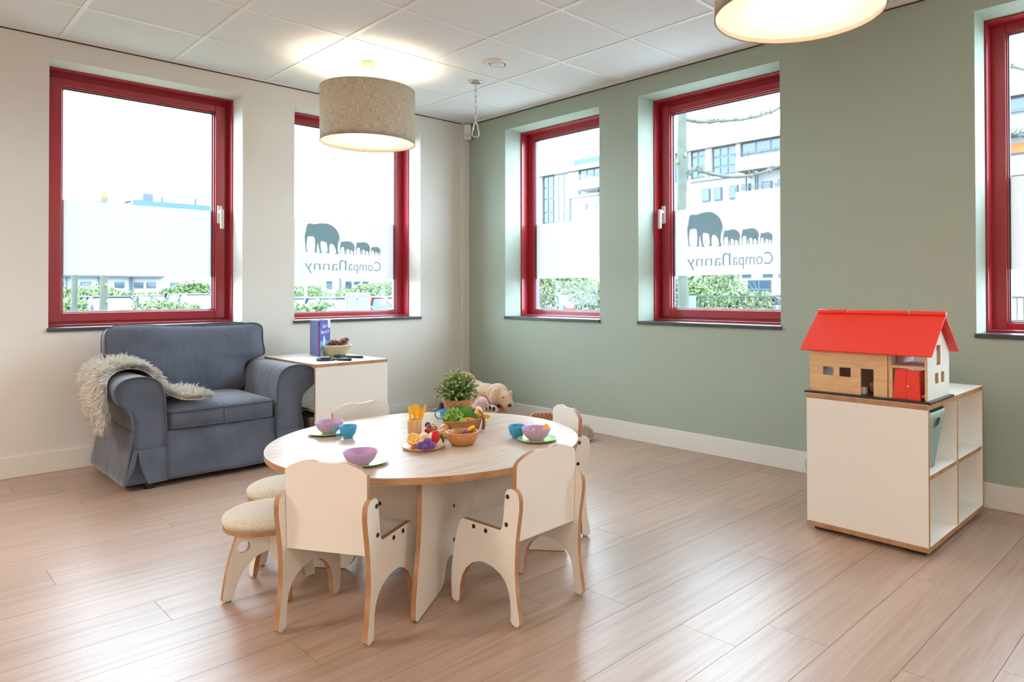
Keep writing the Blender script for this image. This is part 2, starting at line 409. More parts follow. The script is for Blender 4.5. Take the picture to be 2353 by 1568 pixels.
def window(idx, wl, a, b, kind):
    conv = cA if wl == 'A' else cB
    root = tag(empty('window_%d' % idx, conv((a+b)/2, .25, Z0)), kind='structure'); base = Vector(root.location)
    def bx(mb, u0, u1, d0, d1, z0, z1):
        P, Q = conv(u0, d0, z0), conv(u1, d1, z1)
        mb.box([min(p, q)-c for p, q, c in zip(P, Q, base)], [max(p, q)-c for p, q, c in zip(P, Q, base)])
    def ring(mb, i0, i1, d0, d1, it0=None, it1=None, ib0=None, ib1=None):
        it0 = i0 if it0 is None else it0; it1 = i1 if it1 is None else it1; ib0 = i0 if ib0 is None else ib0; ib1 = i1 if ib1 is None else ib1
        bx(mb, a+i0, a+i1, d0, d1, Z0+ib0, Z1-it0); bx(mb, b-i1, b-i0, d0, d1, Z0+ib0, Z1-it0)
        bx(mb, a+i1, b-i1, d0, d1, Z1-it1, Z1-it0); bx(mb, a+i1, b-i1, d0, d1, Z0+ib0, Z0+ib1)
    mb = MB(); ring(mb, 0, .012, .178, .26); 
    fixed = kind == 'fixed'
    if fixed:
        ring(mb, 0, .078, .255, .33, 0, .06, 0, .045); lst = (.078, .06, .045)
    else:
        ring(mb, 0, .04, .255, .33, 0, .05, 0, .03); lst = (.109, .1, .09)
    mb.build('window_frame', M['red'], root, bev=.003)
    if not fixed:
        mb = MB(); ring(mb, .034, .1, .238, .31, .045, .092, .026, .082); ring(mb, .1, .109, .25, .3, .092, .1, .082, .09)
        mb.build('window_sash', M['red'], root, bev=.004)
    else:
        mb = MB(); ring(mb, .078, .086, .262, .3, .06, .067, .045, .051); mb.build('glazing_bead', M['red'], root, bev=.002); lst = (.086, .067, .051)
    mb = MB(); s_, t_, bt = lst; ring(mb, s_, s_+.006, .27, .29, t_, t_+.006, bt, bt+.004); mb.build('gasket', M['gasket'], root)
    mb = MB(); bx(mb, a+s_, b-s_, .284, .290, Z0+bt, Z1-t_); mb.build('window_pane', M['glass'], root)
    mb = MB(); bx(mb, a+s_+.004, b-s_-.004, .2826, .2834, 1.172, 1.649); film = mb.build('frosted_film', M['film'], root)
    # granite sill
    mb = MB(); bx(mb, a-.008, b+.006, -.014, 0.0, Z0-.022, Z0); bx(mb, a, b, 0.0, .2, Z0-.022, Z0)
    mb.build('window_sill', M['granite'], root, bev=.002)
    if kind != 'fixed':
        # handle: plate on the sash, neck and lever
        e = (b-.062) if kind == 'sash_r' else (b-.052)
        if kind == 'sash_r': e = b-.072
        else: e = b-.05
        h = MB(); bx(h, e-.016, e+.016, .226, .24, 1.555, 1.685); bp = h.build('window_handle', M['white_plastic'], root, bev=.004)
        s2 = 1 if wl == 'A' else 1
        h = MB(); bx(h, e-.011, e+.011, .192, .226, 1.628, 1.65); bx(h, e-.012, e+.012, .176, .196, 1.515, 1.655); h.build('lever', M['white_plastic'], bp, bev=.005)
    return root, base, conv, film
wins = [window(i+1, *q) for i, q in enumerate(WIN)]
def logo(win, uL, sgn):
    """elephant family and lettering on the film; uL = its left end seen from the room, sgn = direction to the right"""
    root, base, conv, film = win
    def place(o):
        o.parent = film
    x = 0
    for x0, w_, hh in ((0, .295, .243), (.298, .132, .108), (.440, .131, .107), (.579, .091, .073)):
        mb = MB(); P = [(u*w_, v*hh) for u, v in ELE]; n = len(P)
        A = [Vector(conv(uL+sgn*(x0+u), .2815, 1.374+v))-base for u, v in P]
        mb._new(A, tessellate_polygon([[Vector((u, v, 0)) for u, v in P]]))
        place(mb.build('elephant_silhouette', M['vinyl'], None, fixn=False))
    # lettering reads from outside, so it runs right to left here
    for body, r0, wd, sy, ref in (('Compa', 0, .262, 1, None), ('n', .276, .052, 1.15, None), ('anny', .345, .325*.76, 1, None)):
        pass
    ref = .118
    for body, r0, wd, sy in (('Compa', 0, .300, 1), ('n', .316, .062, 1.62), ('anny', .392, .278, 1)):
        me = text_mesh(body, wd, ref, sy)
        zb = 1.238
        for v in me.vertices:
            q = Vector(conv(uL+sgn*(.670-r0-v.co.x), .2812+v.co.z*.1, zb+v.co.y))-base; v.co = q
        place(ob('lettering', me, M['vinyl2']))
logo(wins[1], -1.402, 1)
logo(wins[3], -2.199, -1)

# ------------------------------------------------------------------ pendant lamps
def shademat():
    m = bpy.data.materials.new('linen_shade'); m.use_nodes = True; t = m.node_tree; t.nodes.clear()
    o = t.nodes.new('ShaderNodeOutputMaterial'); df = t.nodes.new('ShaderNodeBsdfDiffuse'); tl = t.nodes.new('ShaderNodeBsdfTranslucent'); mx = t.nodes.new('ShaderNodeMixShader'); mx.inputs[0].default_value = .34
    tc = t.nodes.new('ShaderNodeTexCoord'); outs = []
    sp = t.nodes.new('ShaderNodeSeparateXYZ'); t.links.new(tc.outputs['Object'], sp.inputs[0])
    at = t.nodes.new('ShaderNodeMath'); at.operation = 'ARCTAN2'; t.links.new(sp.outputs[1], at.inputs[0]); t.links.new(sp.outputs[0], at.inputs[1])
    cb = t.nodes.new('ShaderNodeCombineXYZ'); t.links.new(at.outputs[0], cb.inputs[0]); t.links.new(sp.outputs[2], cb.inputs[1])
    for sx, sy in ((6, 560), (190, 22)):
        mp = t.nodes.new('ShaderNodeMapping'); mp.inputs['Scale'].default_value = (sx, sy, 1); n = t.nodes.new('ShaderNodeTexNoise'); n.inputs['Scale'].default_value = 1; n.inputs['Detail'].default_value = 2
        t.links.new(cb.outputs[0], mp.inputs[0]); t.links.new(mp.outputs[0], n.inputs['Vector']); outs.append(n.outputs['Fac'])
    ad = t.nodes.new('ShaderNodeMath'); ad.operation = 'ADD'; t.links.new(outs[0], ad.inputs[0]); t.links.new(outs[1], ad.inputs[1])
    hf = t.nodes.new('ShaderNodeMath'); hf.operation = 'MULTIPLY'; hf.inputs[1].default_value = .5; t.links.new(ad.outputs[0], hf.inputs[0])
    r = ramp(t, [(.36, (134, 130, 120)), (.62, (204, 198, 186))]); t.links.new(hf.outputs[0], r.inputs[0])
    t.links.new(r.outputs[0], df.inputs[0]); t.links.new(r.outputs[0], tl.inputs[0])
    t.links.new(df.outputs[0], mx.inputs[1]); t.links.new(tl.outputs[0], mx.inputs[2]); t.links.new(mx.outputs[0], o.inputs[0]); return m
def translucent(name, rgb, f=.7):
    m = bpy.data.materials.new(name); m.use_nodes = True; t = m.node_tree; t.nodes.clear()
    o = t.nodes.new('ShaderNodeOutputMaterial'); df = t.nodes.new('ShaderNodeBsdfDiffuse'); tl = t.nodes.new('ShaderNodeBsdfTranslucent'); mx = t.nodes.new('ShaderNodeMixShader'); mx.inputs[0].default_value = f
    df.inputs[0].default_value = lin(rgb)+(1,); tl.inputs[0].default_value = lin(rgb)+(1,)
    t.links.new(df.outputs[0], mx.inputs[1]); t.links.new(tl.outputs[0], mx.inputs[2]); t.links.new(mx.outputs[0], o.inputs[0]); return m
M['shade'] = shademat(); M['liner'] = mat('white_shade_liner', (244, 238, 228), .8); M['diffuser'] = translucent('opal_diffuser', (250, 246, 240), .6)
me_ = bpy.data.materials.new('lit_bulb'); me_.use_nodes = True; p_ = me_.node_tree.nodes['Principled BSDF']; p_.inputs['Emission Color'].default_value = (1, .78, .52, 1); p_.inputs['Emission Strength'].default_value = 30; M['bulb'] = me_
LAMPW = 19
def pendant(x, y, zb, label, power=LAMPW, hh=.35, visible=True):
    R_ = .303
    t = empty('pendant_lamp', (x, y, H), 0, label, 'lamp', 'drum pendant lamps')
    zb -= H; zt = zb+hh
    MB().lathe([(R_, zb), (R_, zt)], 96).build('lamp_shade', M['shade'], t)
    MB().lathe([(R_-.002, zb+.001), (R_-.002, zt-.001)], 96).build('shade_liner', M['liner2'], t)
    for z in (zb, zt): MB().tube([((R_-.001)*math.cos(a*PI/48), (R_-.001)*math.sin(a*PI/48), z) for a in range(96)], .0024, 6, closed=True).build('shade_rim', M['shade'], t)
    MB().lathe([(0, zb+.018), (R_-.004, zb+.018), (R_-.004, zb+.021), (0, zb+.021)], 64).build('diffuser', M['diffuser'], t)
    MB().lathe([(.047, 0), (.046, -.012), (.040, -.028), (.026, -.04), (.010, -.046), (.004, -.047), (0, -.047)], 32).build('ceiling_cup', M['cream'], t)
    MB().tube([(0, 0, -.045), (0, 0, zb+.22)], .0035, 8).build('cord', M['white_plastic'], t)
    mb = MB()
    for k in range(3):
        a = k*2*PI/3+.4; mb.tube([(0, 0, zt-.05), ((R_-.002)*math.cos(a), (R_-.002)*math.sin(a), zt-.03)], .0022, 6)
    mb.lathe([(.02, zb+.17), (.02, zb+.23), (0, zb+.23)], 16); mb.build('shade_carrier', M['white_plastic'], t)
    MB().ball((0, 0, zb+.13), (.03, .03, .04), 2).build('bulb', M['bulb'], t)
    l = bpy.data.lights.new('lamp_light', 'POINT'); l.energy = power; l.color = (1, .82, .62); l.shadow_soft_size = .085
    lo = bpy.data.objects.new('lamp_light', l); C.objects.link(lo); lo.parent = t; lo.location = (0, 0, zb+.13)
    return t
M['liner2'] = translucent('thin_white_liner', (246, 240, 230), .11)
M['cream'] = mat('cream_plastic', (186, 160, 124), .4)
pendant(-1.515, -.909, 2.047, 'grey linen drum pendant lamp hanging above the children\'s table near the corner')
pendant(-1.44, -3.9, 2.085, 'drum pendant lamp cut off by the top edge, seen from below')
for x_, y_, e_ in ((-5.3, -1.7, 74), (-6.1, -4.9, 50), (-2.2, -7.6, 64), (-5.2, -7.6, 48)):  # added warm fill lights, unseen, standing in for the room's other lamps
    l = bpy.data.lights.new('room_fill', 'AREA'); l.shape = 'DISK'; l.size = .6; l.energy = 38; l.color = (1, .91, .82)
    o = bpy.data.objects.new('room_fill', l); C.objects.link(o); o.location = (x_, y_, 2.3); l.energy = e_; l.size = 1.0

# ------------------------------------------------------------------ ceiling fittings and corner sensor
v = empty('air_valve', (-.915, -1.518, H), 0, 'round white air valve in the ceiling right of the lamp', 'vent')
MB().lathe([(.079, .004), (.079, -.004), (.070, -.010), (.058, -.012), (.056, -.004), (.056, .004)], 48).build('valve_ring', M['white_plastic'], v)
MB().lathe([(0, -.020), (.03, -.019), (.046, -.014), (.049, -.008), (.045, -.002), (0, -.002)], 48).build('valve_disc', M['white_plastic'], v)
MB().lathe([(.057, .002), (0, .002)], 48).build('valve_throat', M['dark'], v)
ch = empty('hanging_chain', (-.755, -1.08, H), 0, 'steel chain with a snap hook hanging from a small round ceiling plate', 'chain')
MB().lathe([(0, -.006), (.03, -.006), (.047, -.003), (.047, .004), (0, .004)], 32).build('ceiling_plate', M['metal'], ch)
MB().tube([(0, 0, 0), (0, 0, -.03)], .006, 10).build('eye_bolt', M['metal'], ch)
LK = []
for k in range(24):
    a = 2*PI*k/24; LK.append((.0082*math.cos(a), 0, .0150*(1 if math.sin(a) > 0 else -1)*(1 if abs(math.sin(a)) > .05 else 0)+.0082*math.sin(a)))
for k in range(7):
    mb = MB(); R_ = Matrix.Rotation(.6+(PI/2 if k % 2 else 0), 3, 'Z')
    mb.tube([R_ @ Vector(p)+Vector((0, 0, -.045-.0395*k)) for p in LK], .0026, 6, closed=True); mb.build('chain_link', M['metal'], ch)
R_ = Matrix.Rotation(YAW-PI/2, 3, 'Z'); P_ = spline([(0, 0, -.292), (.011, 0, -.302), (.015, 0, -.32), (.022, 0, -.355), (.026, 0, -.375), (.018, 0, -.394), (0, 0, -.400), (-.018, 0, -.394), (-.026, 0, -.375), (-.022, 0, -.355), (-.015, 0, -.32), (-.011, 0, -.302)], 3, True)
mb = MB(); mb.tube([R_ @ p for p in P_], .0042, 8, closed=True); mb.tube([R_ @ Vector(p) for p in ((-.013, 0, -.315), (-.021, 0, -.35))], .0062, 8); mb.build('snap_hook', M['metal'], ch)
ps = empty('motion_sensor', (-.05, -.05, 2.43), math.radians(225), 'white motion sensor high in the corner below the ceiling', 'sensor')
MB().box((-.012, -.033, 0), (.022, .033, .138)).build('housing', M['white_plastic'], ps, bev=.008, seg=3)
mb = MB(); mb.prism([(y_*.026, z_*.022) for y_, z_ in [(-1, 1), (-1, .2), (-.8, -.5), (-.4, -.9), (0, -1), (.4, -.9), (.8, -.5), (1, .2), (1, 1)]], 0, .005, frame((.022, 0, .034), (0, 1, 0), (0, 0, 1)).to_4x4())
mb.build('sensor_lens', mat('milky_lens', (196, 198, 196), .2), ps, bev=.002)

# ------------------------------------------------------------------ round children's table
TC = Vector((-2.266, -2.73, 0)); HT = .478
tb = empty('round_table', TC, 0, 'low round children\'s table with oak top and plywood edge', 'table')
circ = [(.6*math.cos(2*PI*k/128), .6*math.sin(2*PI*k/128)) for k in range(128)]
mb = MB(); mb.prism(circ, -.011, .011, side=1); o = mb.build('tabletop', [M['tabletop'], M['ply22']], tb, bev=.0015); o.location = (0, 0, HT-.011)
wp = [(-.131, .075), (.15, .075)]+[tuple(p) for p in spline([(.19, .085), (.225, .072), (.25, .03), (.275, .006), (.31, .002)], 4)]+[(.528, .002), (.541, .012)]+[tuple(p) for p in spline([(.541, .052), (.532, .10), (.510, .18), (.492, .27), (.484, .36), (.484, HT-.022)], 4)]+[(-.131, HT-.022)]
aa = Vector((.8, .6, 0)); dd = Vector((.6, -.8, 0))
# four panels set round a square, each running past the next like a pinwheel
for o_, s_ in ((-aa, dd), (dd, aa), (aa, -dd), (-dd, -aa)):
    p = s_*.14; bp = board('base_panel', wp, .018, frame((p.x, p.y, 0), o_, (0, 0, 1)), tb)
    MB().box((.30, -.0, -.004), (.52, .0022, .004)).build('floor_glide', M['clear_pad'], tb).matrix_local = frame((p.x, p.y, 0), o_, (0, 0, 1))
    for zz in (.256, .129):
        for sg_ in (1, -1):
            Rm = (s_*sg_).to_track_quat('Z', 'Y').to_matrix()
            MB().lathe([(0, .0025), (.005, .0025), (.0075, .001), (.0075, -.001)], 16, R=Rm).build('bolt_head', M['black_metal'], tb).location = p+o_*.14+s_*.0095*sg_+Vector((0, 0, zz))

# ------------------------------------------------------------------ children's chairs
SP = [(.307,.015),(.300,.006),(.285,.004),(.270,.010),(.265,.030),(.265,.057),(.253,.101),(.231,.132),(.2,.157),(.174,.167),(.150,.171),(.125,.170),(.099,.166),(.064,.152),(.042,.133),(.028,.108),(.021,.081),(.018,.044),(.019,.018),(.012,.007),(-.012,.005),(-.021,.014),(-.018,.04),(-.012,.071),(-.004,.121),(-.001,.167),(-.001,.21),(-.004,.262),(-.010,.306),(-.016,.34),(-.021,.374),(-.021,.402),(-.016,.42),(-.004,.432),(.014,.436),(.031,.432),(.042,.419),(.046,.389),(.050,.35),(.054,.32),(.058,.303),(.067,.294),(.245,.295),(.258,.291),(.265,.28),(.277,.258),(.292,.203),(.302,.15),(.308,.112),(.310,.06)]
SP = [(s_-.147, z) for s_, z in SP]
BP = [(-.144, .258), (.144, .258), (.144, .44), (.1445, .497)]+[tuple(p) for p in spline([(.1445, .505), (.132, .518), (.105, .530), (.072, .539), (.052, .540), (.03, .536), (0, .5345), (-.03, .536), (-.052, .540), (-.072, .539), (-.105, .530), (-.132, .518), (-.1445, .505)], 4)]+[(-.1445, .497), (-.144, .44)]
def bolt(parent, p, nrm):
    Rm = Vector(nrm).to_track_quat('Z', 'Y').to_matrix()
    o = MB().lathe([(0, .0015), (.0025, .0015), (.003, .0028), (.0060, .0026), (.0076, .001), (.0076, -.001)], 14, R=Rm).build('bolt_head', M['black_metal'], parent); o.location = p
def chair(loc, rz, label):
    t = empty('child_chair', loc, rz, label, 'chair', 'plywood chairs around the table')
    for s_ in (1, -1):
        pn = board('side_panel', SP, .018, frame((0, s_*.154, 0), (1, 0, 0), (0, 0, 1)), t)
        for x, z in ((.193-.147, .279), (.134-.147, .277), (.031-.147, .408), (.037-.147, .318)): bolt(t, (x, s_*.1632, z), (0, s_, 0))
        for x in (-.147, .140): MB().lathe([(0, 0), (.009, 0), (.010, .002), (.010, .006), (0, .006)], 14).build('glide_pad', M['clear_pad'], t).location = (x, s_*.154, 0)
    board('seat', rect(-.088, -.1445, .108, .1445), .018, frame((0, 0, .2845), (1, 0, 0), (0, 1, 0)), t)
    board('backrest', BP, .018, frame((-.113, 0, 0), (0, 1, 0), Vector((-.035, 0, 1)).normalized()), t)
    return t
c1 = chair((-2.253, -3.26, 0), math.radians(93.8), 'white plywood child chair nearest the camera\'s right, tucked under the table front')
kidmap(c1)
c2 = tree_copy(c1, (-2.727, -2.973, 0), math.radians(29.4), 'white plywood child chair at the table\'s left front, beside the stools')
fwd = Vector((math.cos(math.radians(158.8)), math.sin(math.radians(158.8)), 0))
c3 = tree_copy(c1, Vector((-1.628, -2.855, 0))+fwd*.113, math.radians(158.8), 'white plywood child chair at the table\'s right side, by the green wall')
c4 = tree_copy(c1, (-2.194, -2.193, 0), math.radians(-90), 'white plywood child chair behind the table, in front of the white cabinet')
c1['label'] = 'white plywood child chair at the table\'s right front, back turned to the camera'

# ------------------------------------------------------------------ stools
def clothmat():
    m, t, p = newmat('cream_boucle'); p.inputs['Roughness'].default_value = .95; p.inputs['Sheen Weight'].default_value = .4
    tc = t.nodes.new('ShaderNodeTexCoord'); vo = t.nodes.new('ShaderNodeTexVoronoi'); vo.inputs['Scale'].default_value = 210; t.links.new(tc.outputs['Object'], vo.inputs['Vector'])
    r = ramp(t, [(.0, (236, 228, 212)), (.75, (206, 194, 172))]); t.links.new(vo.outputs['Distance'], r.inputs[0]); t.links.new(r.outputs[0], p.inputs['Base Color'])
    b = t.nodes.new('ShaderNodeBump'); b.inputs['Strength'].default_value = .6; b.inputs['Distance'].default_value = .003; b.invert = True
    t.links.new(vo.outputs['Distance'], b.inputs['Height']); t.links.new(b.outputs[0], p.inputs['Normal']); return m
M['boucle'] = clothmat()
LP = [(0, .235), (.103, .235)]+[tuple(p) for p in spline([(.105, .228), (.117, .19), (.132, .14), (.145, .08), (.155, .014)], 4)]+[(.153, .006), (.126, .005), (.120, .010)]+[tuple(p) for p in spline([(.118, .016), (.107, .053), (.092, .084), (.072, .108), (.038, .133), (0, .142)], 4)]
def stool(loc, rz, label):
    t = empty('round_stool', loc, rz, label, 'stool', 'round upholstered stools')
    for k in range(4):
        a = k*PI/2; d = Vector((math.cos(a), math.sin(a), 0))
        mb = MB(); hole = [(.085+.0215*math.cos(q*PI/12), .176+.0215*math.sin(q*PI/12)) for q in range(24)]
        if k % 2: mb.prism(LP, -.009, .009, side=1)
        else:
            allp = [LP, hole[::-1]]; flat = [p for l_ in allp for p in l_]; tr = tessellate_polygon([[Vector((p[0], p[1], 0)) for p in l_] for l_ in allp])
            A = [mb.bm.verts.new((p[0], p[1], .009)) for p in flat]; B = [mb.bm.verts.new((p[0], p[1], -.009)) for p in flat]
            for q in tr: mb.bm.faces.new([A[i_] for i_ in q]); mb.bm.faces.new([B[i_] for i_ in reversed(q)])
            k0 = 0
            for l_ in allp:
                n_ = len(l_)
                for i_ in range(n_): f = mb.bm.faces.new((A[k0+i_], A[k0+(i_+1) % n_], B[k0+(i_+1) % n_], B[k0+i_])); f.material_index = 1
                k0 += n_
        o = mb.build('leg_panel', [M['lam'], M['ply']], t, bev=.0 if k in (0, 2) else .001); o.matrix_local = frame((d.x*.009, d.y*.009, 0), d, (0, 0, 1))
        MB().lathe([(0, 0), (.008, 0), (.009, .002), (.009, .006), (0, .006)], 12).build('glide_pad', M['clear_pad'], t).location = (d.x*.142, d.y*.142, 0)
    mb = MB(); mb.prism([(.152*math.cos(2*PI*k/64), .152*math.sin(2*PI*k/64)) for k in range(64)], -.009, .009, side=1)
    o = mb.build('seat_disc', [M['lam'], M['ply']], t, bev=.001); o.location = (0, 0, .244)
    MB().lathe([(0, .253), (.146, .253), (.154, .259), (.157, .268), (.152, .278), (.138, .286), (.11, .291), (.07, .293), (0, .294)], 64).build('seat_cushion', M['boucle'], t)
    return t
s1 = stool((-2.822, -2.563, 0), math.radians(181), 'round stool with cream boucle seat, nearest the left front chair')
CH.clear(); kidmap(s1)
s2 = tree_copy(s1, (-2.628, -2.268, 0), math.radians(205), 'round stool with cream boucle seat, farther back toward the grey armchair')

# ------------------------------------------------------------------ low shelving cabinets
def cabinet(loc, rz, label, open_depth=.5, W=.795, bins=True):
    """local: x 0..W along the shelves, y 0 at the open front .. D at the back side, both long sides open; end panels closed"""
    D = .507; Hc = .607; t = empty('shelf_cabinet', loc, rz, label, 'cabinet', 'white plywood shelf cabinets')
    th = .021
    board('top_panel', rect(0, 0, W, D), th, frame((0, 0, Hc-th/2), (1, 0, 0), (0, 1, 0)), t, edge='ply22')
    board('bottom_panel', rect(0, 0, W, D), th, frame((0, 0, .0205+th/2), (1, 0, 0), (0, 1, 0)), t, edge='ply22')
    z0, z1 = .0205+th, Hc-th
    for x in (.009, W-.009): board('end_panel', rect(.0, z0, D, z1), .018, frame((x, 0, 0), (0, 1, 0), (0, 0, 1)), t)
    board('divider_panel', rect(.002, z0, D, z1), .018, frame((W/2-.005, 0, 0), (0, 1, 0), (0, 0, 1)), t)
    for a, b in ((.018, W/2-.014), (W/2+.004, W-.018)):
        board('shelf', rect(a, .004, b, D), .018, frame((0, 0, .312), (1, 0, 0), (0, 1, 0)), t)
    for x in (.03, W-.11):
        for y_ in (.02, D-.1): MB().box((x, y_, 0), (x+.08, y_+.08, .0205)).build('foot', M['black_plastic'], t, bev=.004)
    return t
cabinet((-.9, -4.172, 0), 0, 'white shelf cabinet against the green wall, with the dollhouse on top')
cabinet((-1.868, -.10, 0), math.radians(-90), 'white shelf cabinet in the left corner beside the grey armchair')
# storage bins
M['bin'] = mat('sage_plastic', (140, 168, 158), .45); M['bin2'] = mat('olive_grey_plastic', (112, 112, 100), .5)
def bin_(loc, rz, label, m, w0=.10, w1=.15, d0=.15, d1=.2, h=.235, zhole=.2):
    t = empty('storage_bin', loc, rz, label, 'bin')
    mb = MB(); n = 8
    def loop(k, ins): 
        f = k/n; w_ = w0+(w1-w0)*f-ins; d_ = d0+(d1-d0)*f-ins; return [Vector((x, y_, h*f+(.004 if ins and k == 0 else 0)+.012*((x/w_)**2 if w_ else 0)*f)) for x, y_ in rrect(-w_, -d_, w_, d_, .03, 6)]
    outer = [loop(k, 0) for k in range(n+1)]; inner = [loop(k, .004) for k in range(n+1)]
    L = [[mb.bm.verts.new(p) for p in r] for r in outer+inner[::-1]]
    m_ = len(L[0])
    for A, B in zip(L[:-1], L[1:]):
        for k in range(m_): f = mb.bm.faces.new((A[k], A[(k+1)%m_], B[(k+1)%m_], B[k])); f.smooth = True
    mb.bm.faces.new(L[0][::-1]); mb.bm.faces.new(L[-1])
    mb.build('bin_body', m, t)
    # oval grip opening with raised ring on the front face
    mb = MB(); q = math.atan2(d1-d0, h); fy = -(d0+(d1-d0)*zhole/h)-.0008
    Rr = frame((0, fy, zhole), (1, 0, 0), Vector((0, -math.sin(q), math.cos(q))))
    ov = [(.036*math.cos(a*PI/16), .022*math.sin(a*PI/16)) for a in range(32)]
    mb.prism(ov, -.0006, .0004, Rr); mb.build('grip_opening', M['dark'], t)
    mb = MB(); mb.tube([Rr @ Vector((x, y_, .001)) for x, y_ in ov], .0022, 6, closed=True); mb.build('grip_rim', m, t)
    return t
bin_((-.752, -4.045, .3215), 0, 'sage green plastic bin on the upper shelf under the dollhouse', M['bin'], .088, .114, .085, .12, .24, .2)
bin_((-.375, -3.545, .0), PI, 'sage green plastic bin on the floor, almost hidden behind the right cabinet', M['bin'], .085, .122, .08, .100, .185, .14)
bin_((-1.765, -.70, .042), math.radians(-90), 'dark olive bin on the lower shelf of the left cabinet', M['bin2'], .10, .135, .09, .105, .215, .17)
bin_((-1.765, -.32, .042), math.radians(-90), 'dark olive bin deeper inside the left cabinet, behind the armchair', M['bin2'], .10, .135, .09, .105, .215, .17)

# ------------------------------------------------------------------ armchair
def fabric(name, rgb, rgb2):
    m, t, p = newmat(name); p.inputs['Roughness'].default_value = .92; p.inputs['Sheen Weight'].default_value = .35; p.inputs['Specular IOR Level'].default_value = .2
    tc = t.nodes.new('ShaderNodeTexCoord'); n = t.nodes.new('ShaderNodeTexNoise'); n.inputs['Scale'].default_value = 5; n.inputs['Detail'].default_value = 6
    t.links.new(tc.outputs['Object'], n.inputs['Vector']); r = ramp(t, [(.3, rgb2), (.7, rgb)]); t.links.new(n.outputs['Fac'], r.inputs[0]); t.links.new(r.outputs[0], p.inputs['Base Color'])
    mp = t.nodes.new('ShaderNodeMapping'); mp.inputs['Scale'].default_value = (1, 1, .32); n2 = t.nodes.new('ShaderNodeTexNoise'); n2.inputs['Scale'].default_value = 9; n2.inputs['Detail'].default_value = 2; n2.inputs['Distortion'].default_value = 1.2
    t.links.new(tc.outputs['Object'], mp.inputs[0]); t.links.new(mp.outputs[0], n2.inputs['Vector'])
    n3 = t.nodes.new('ShaderNodeTexNoise'); n3.inputs['Scale'].default_value = 900; t.links.new(tc.outputs['Object'], n3.inputs['Vector'])
    b = t.nodes.new('ShaderNodeBump'); b.inputs['Strength'].default_value = .4; b.inputs['Distance'].default_value = .02; t.links.new(n2.outputs['Fac'], b.inputs['Height'])
    b2 = t.nodes.new('ShaderNodeBump'); b2.inputs['Strength'].default_value = .25; b2.inputs['Distance'].default_value = .001; t.links.new(n3.outputs['Fac'], b2.inputs['Height']); t.links.new(b.outputs[0], b2.inputs['Normal']); t.links.new(b2.outputs[0], p.inputs['Normal'])
    return m
M['grey_cloth'] = fabric('slate_grey_cotton', (96, 103, 118), (80, 87, 101)); M['piping'] = mat('grey_piping', (72, 80, 94), .9)
AX, AYF, AYB = -2.37, -.83, -.06
ac = empty('armchair', (AX, -.45, 0), 0, 'slate grey armchair with loose cotton cover under the left window', 'armchair')
def A3(x, y_, z): return Vector((x-AX, y_+.45, z))
AX = -2.37; ac.location.x = -2.382
arm = spline([(-2.668, .035), (-2.668, .29), (-2.674, .42), (-2.680, .50), (-2.698, .56), (-2.738, .595), (-2.80, .606), (-2.862, .597), (-2.900, .57), (-2.912, .53), (-2.895, .475), (-2.852, .44), (-2.826, .40), (-2.822, .30), (-2.832, .17), (-2.848, .035)], 5)
ns = len(arm)
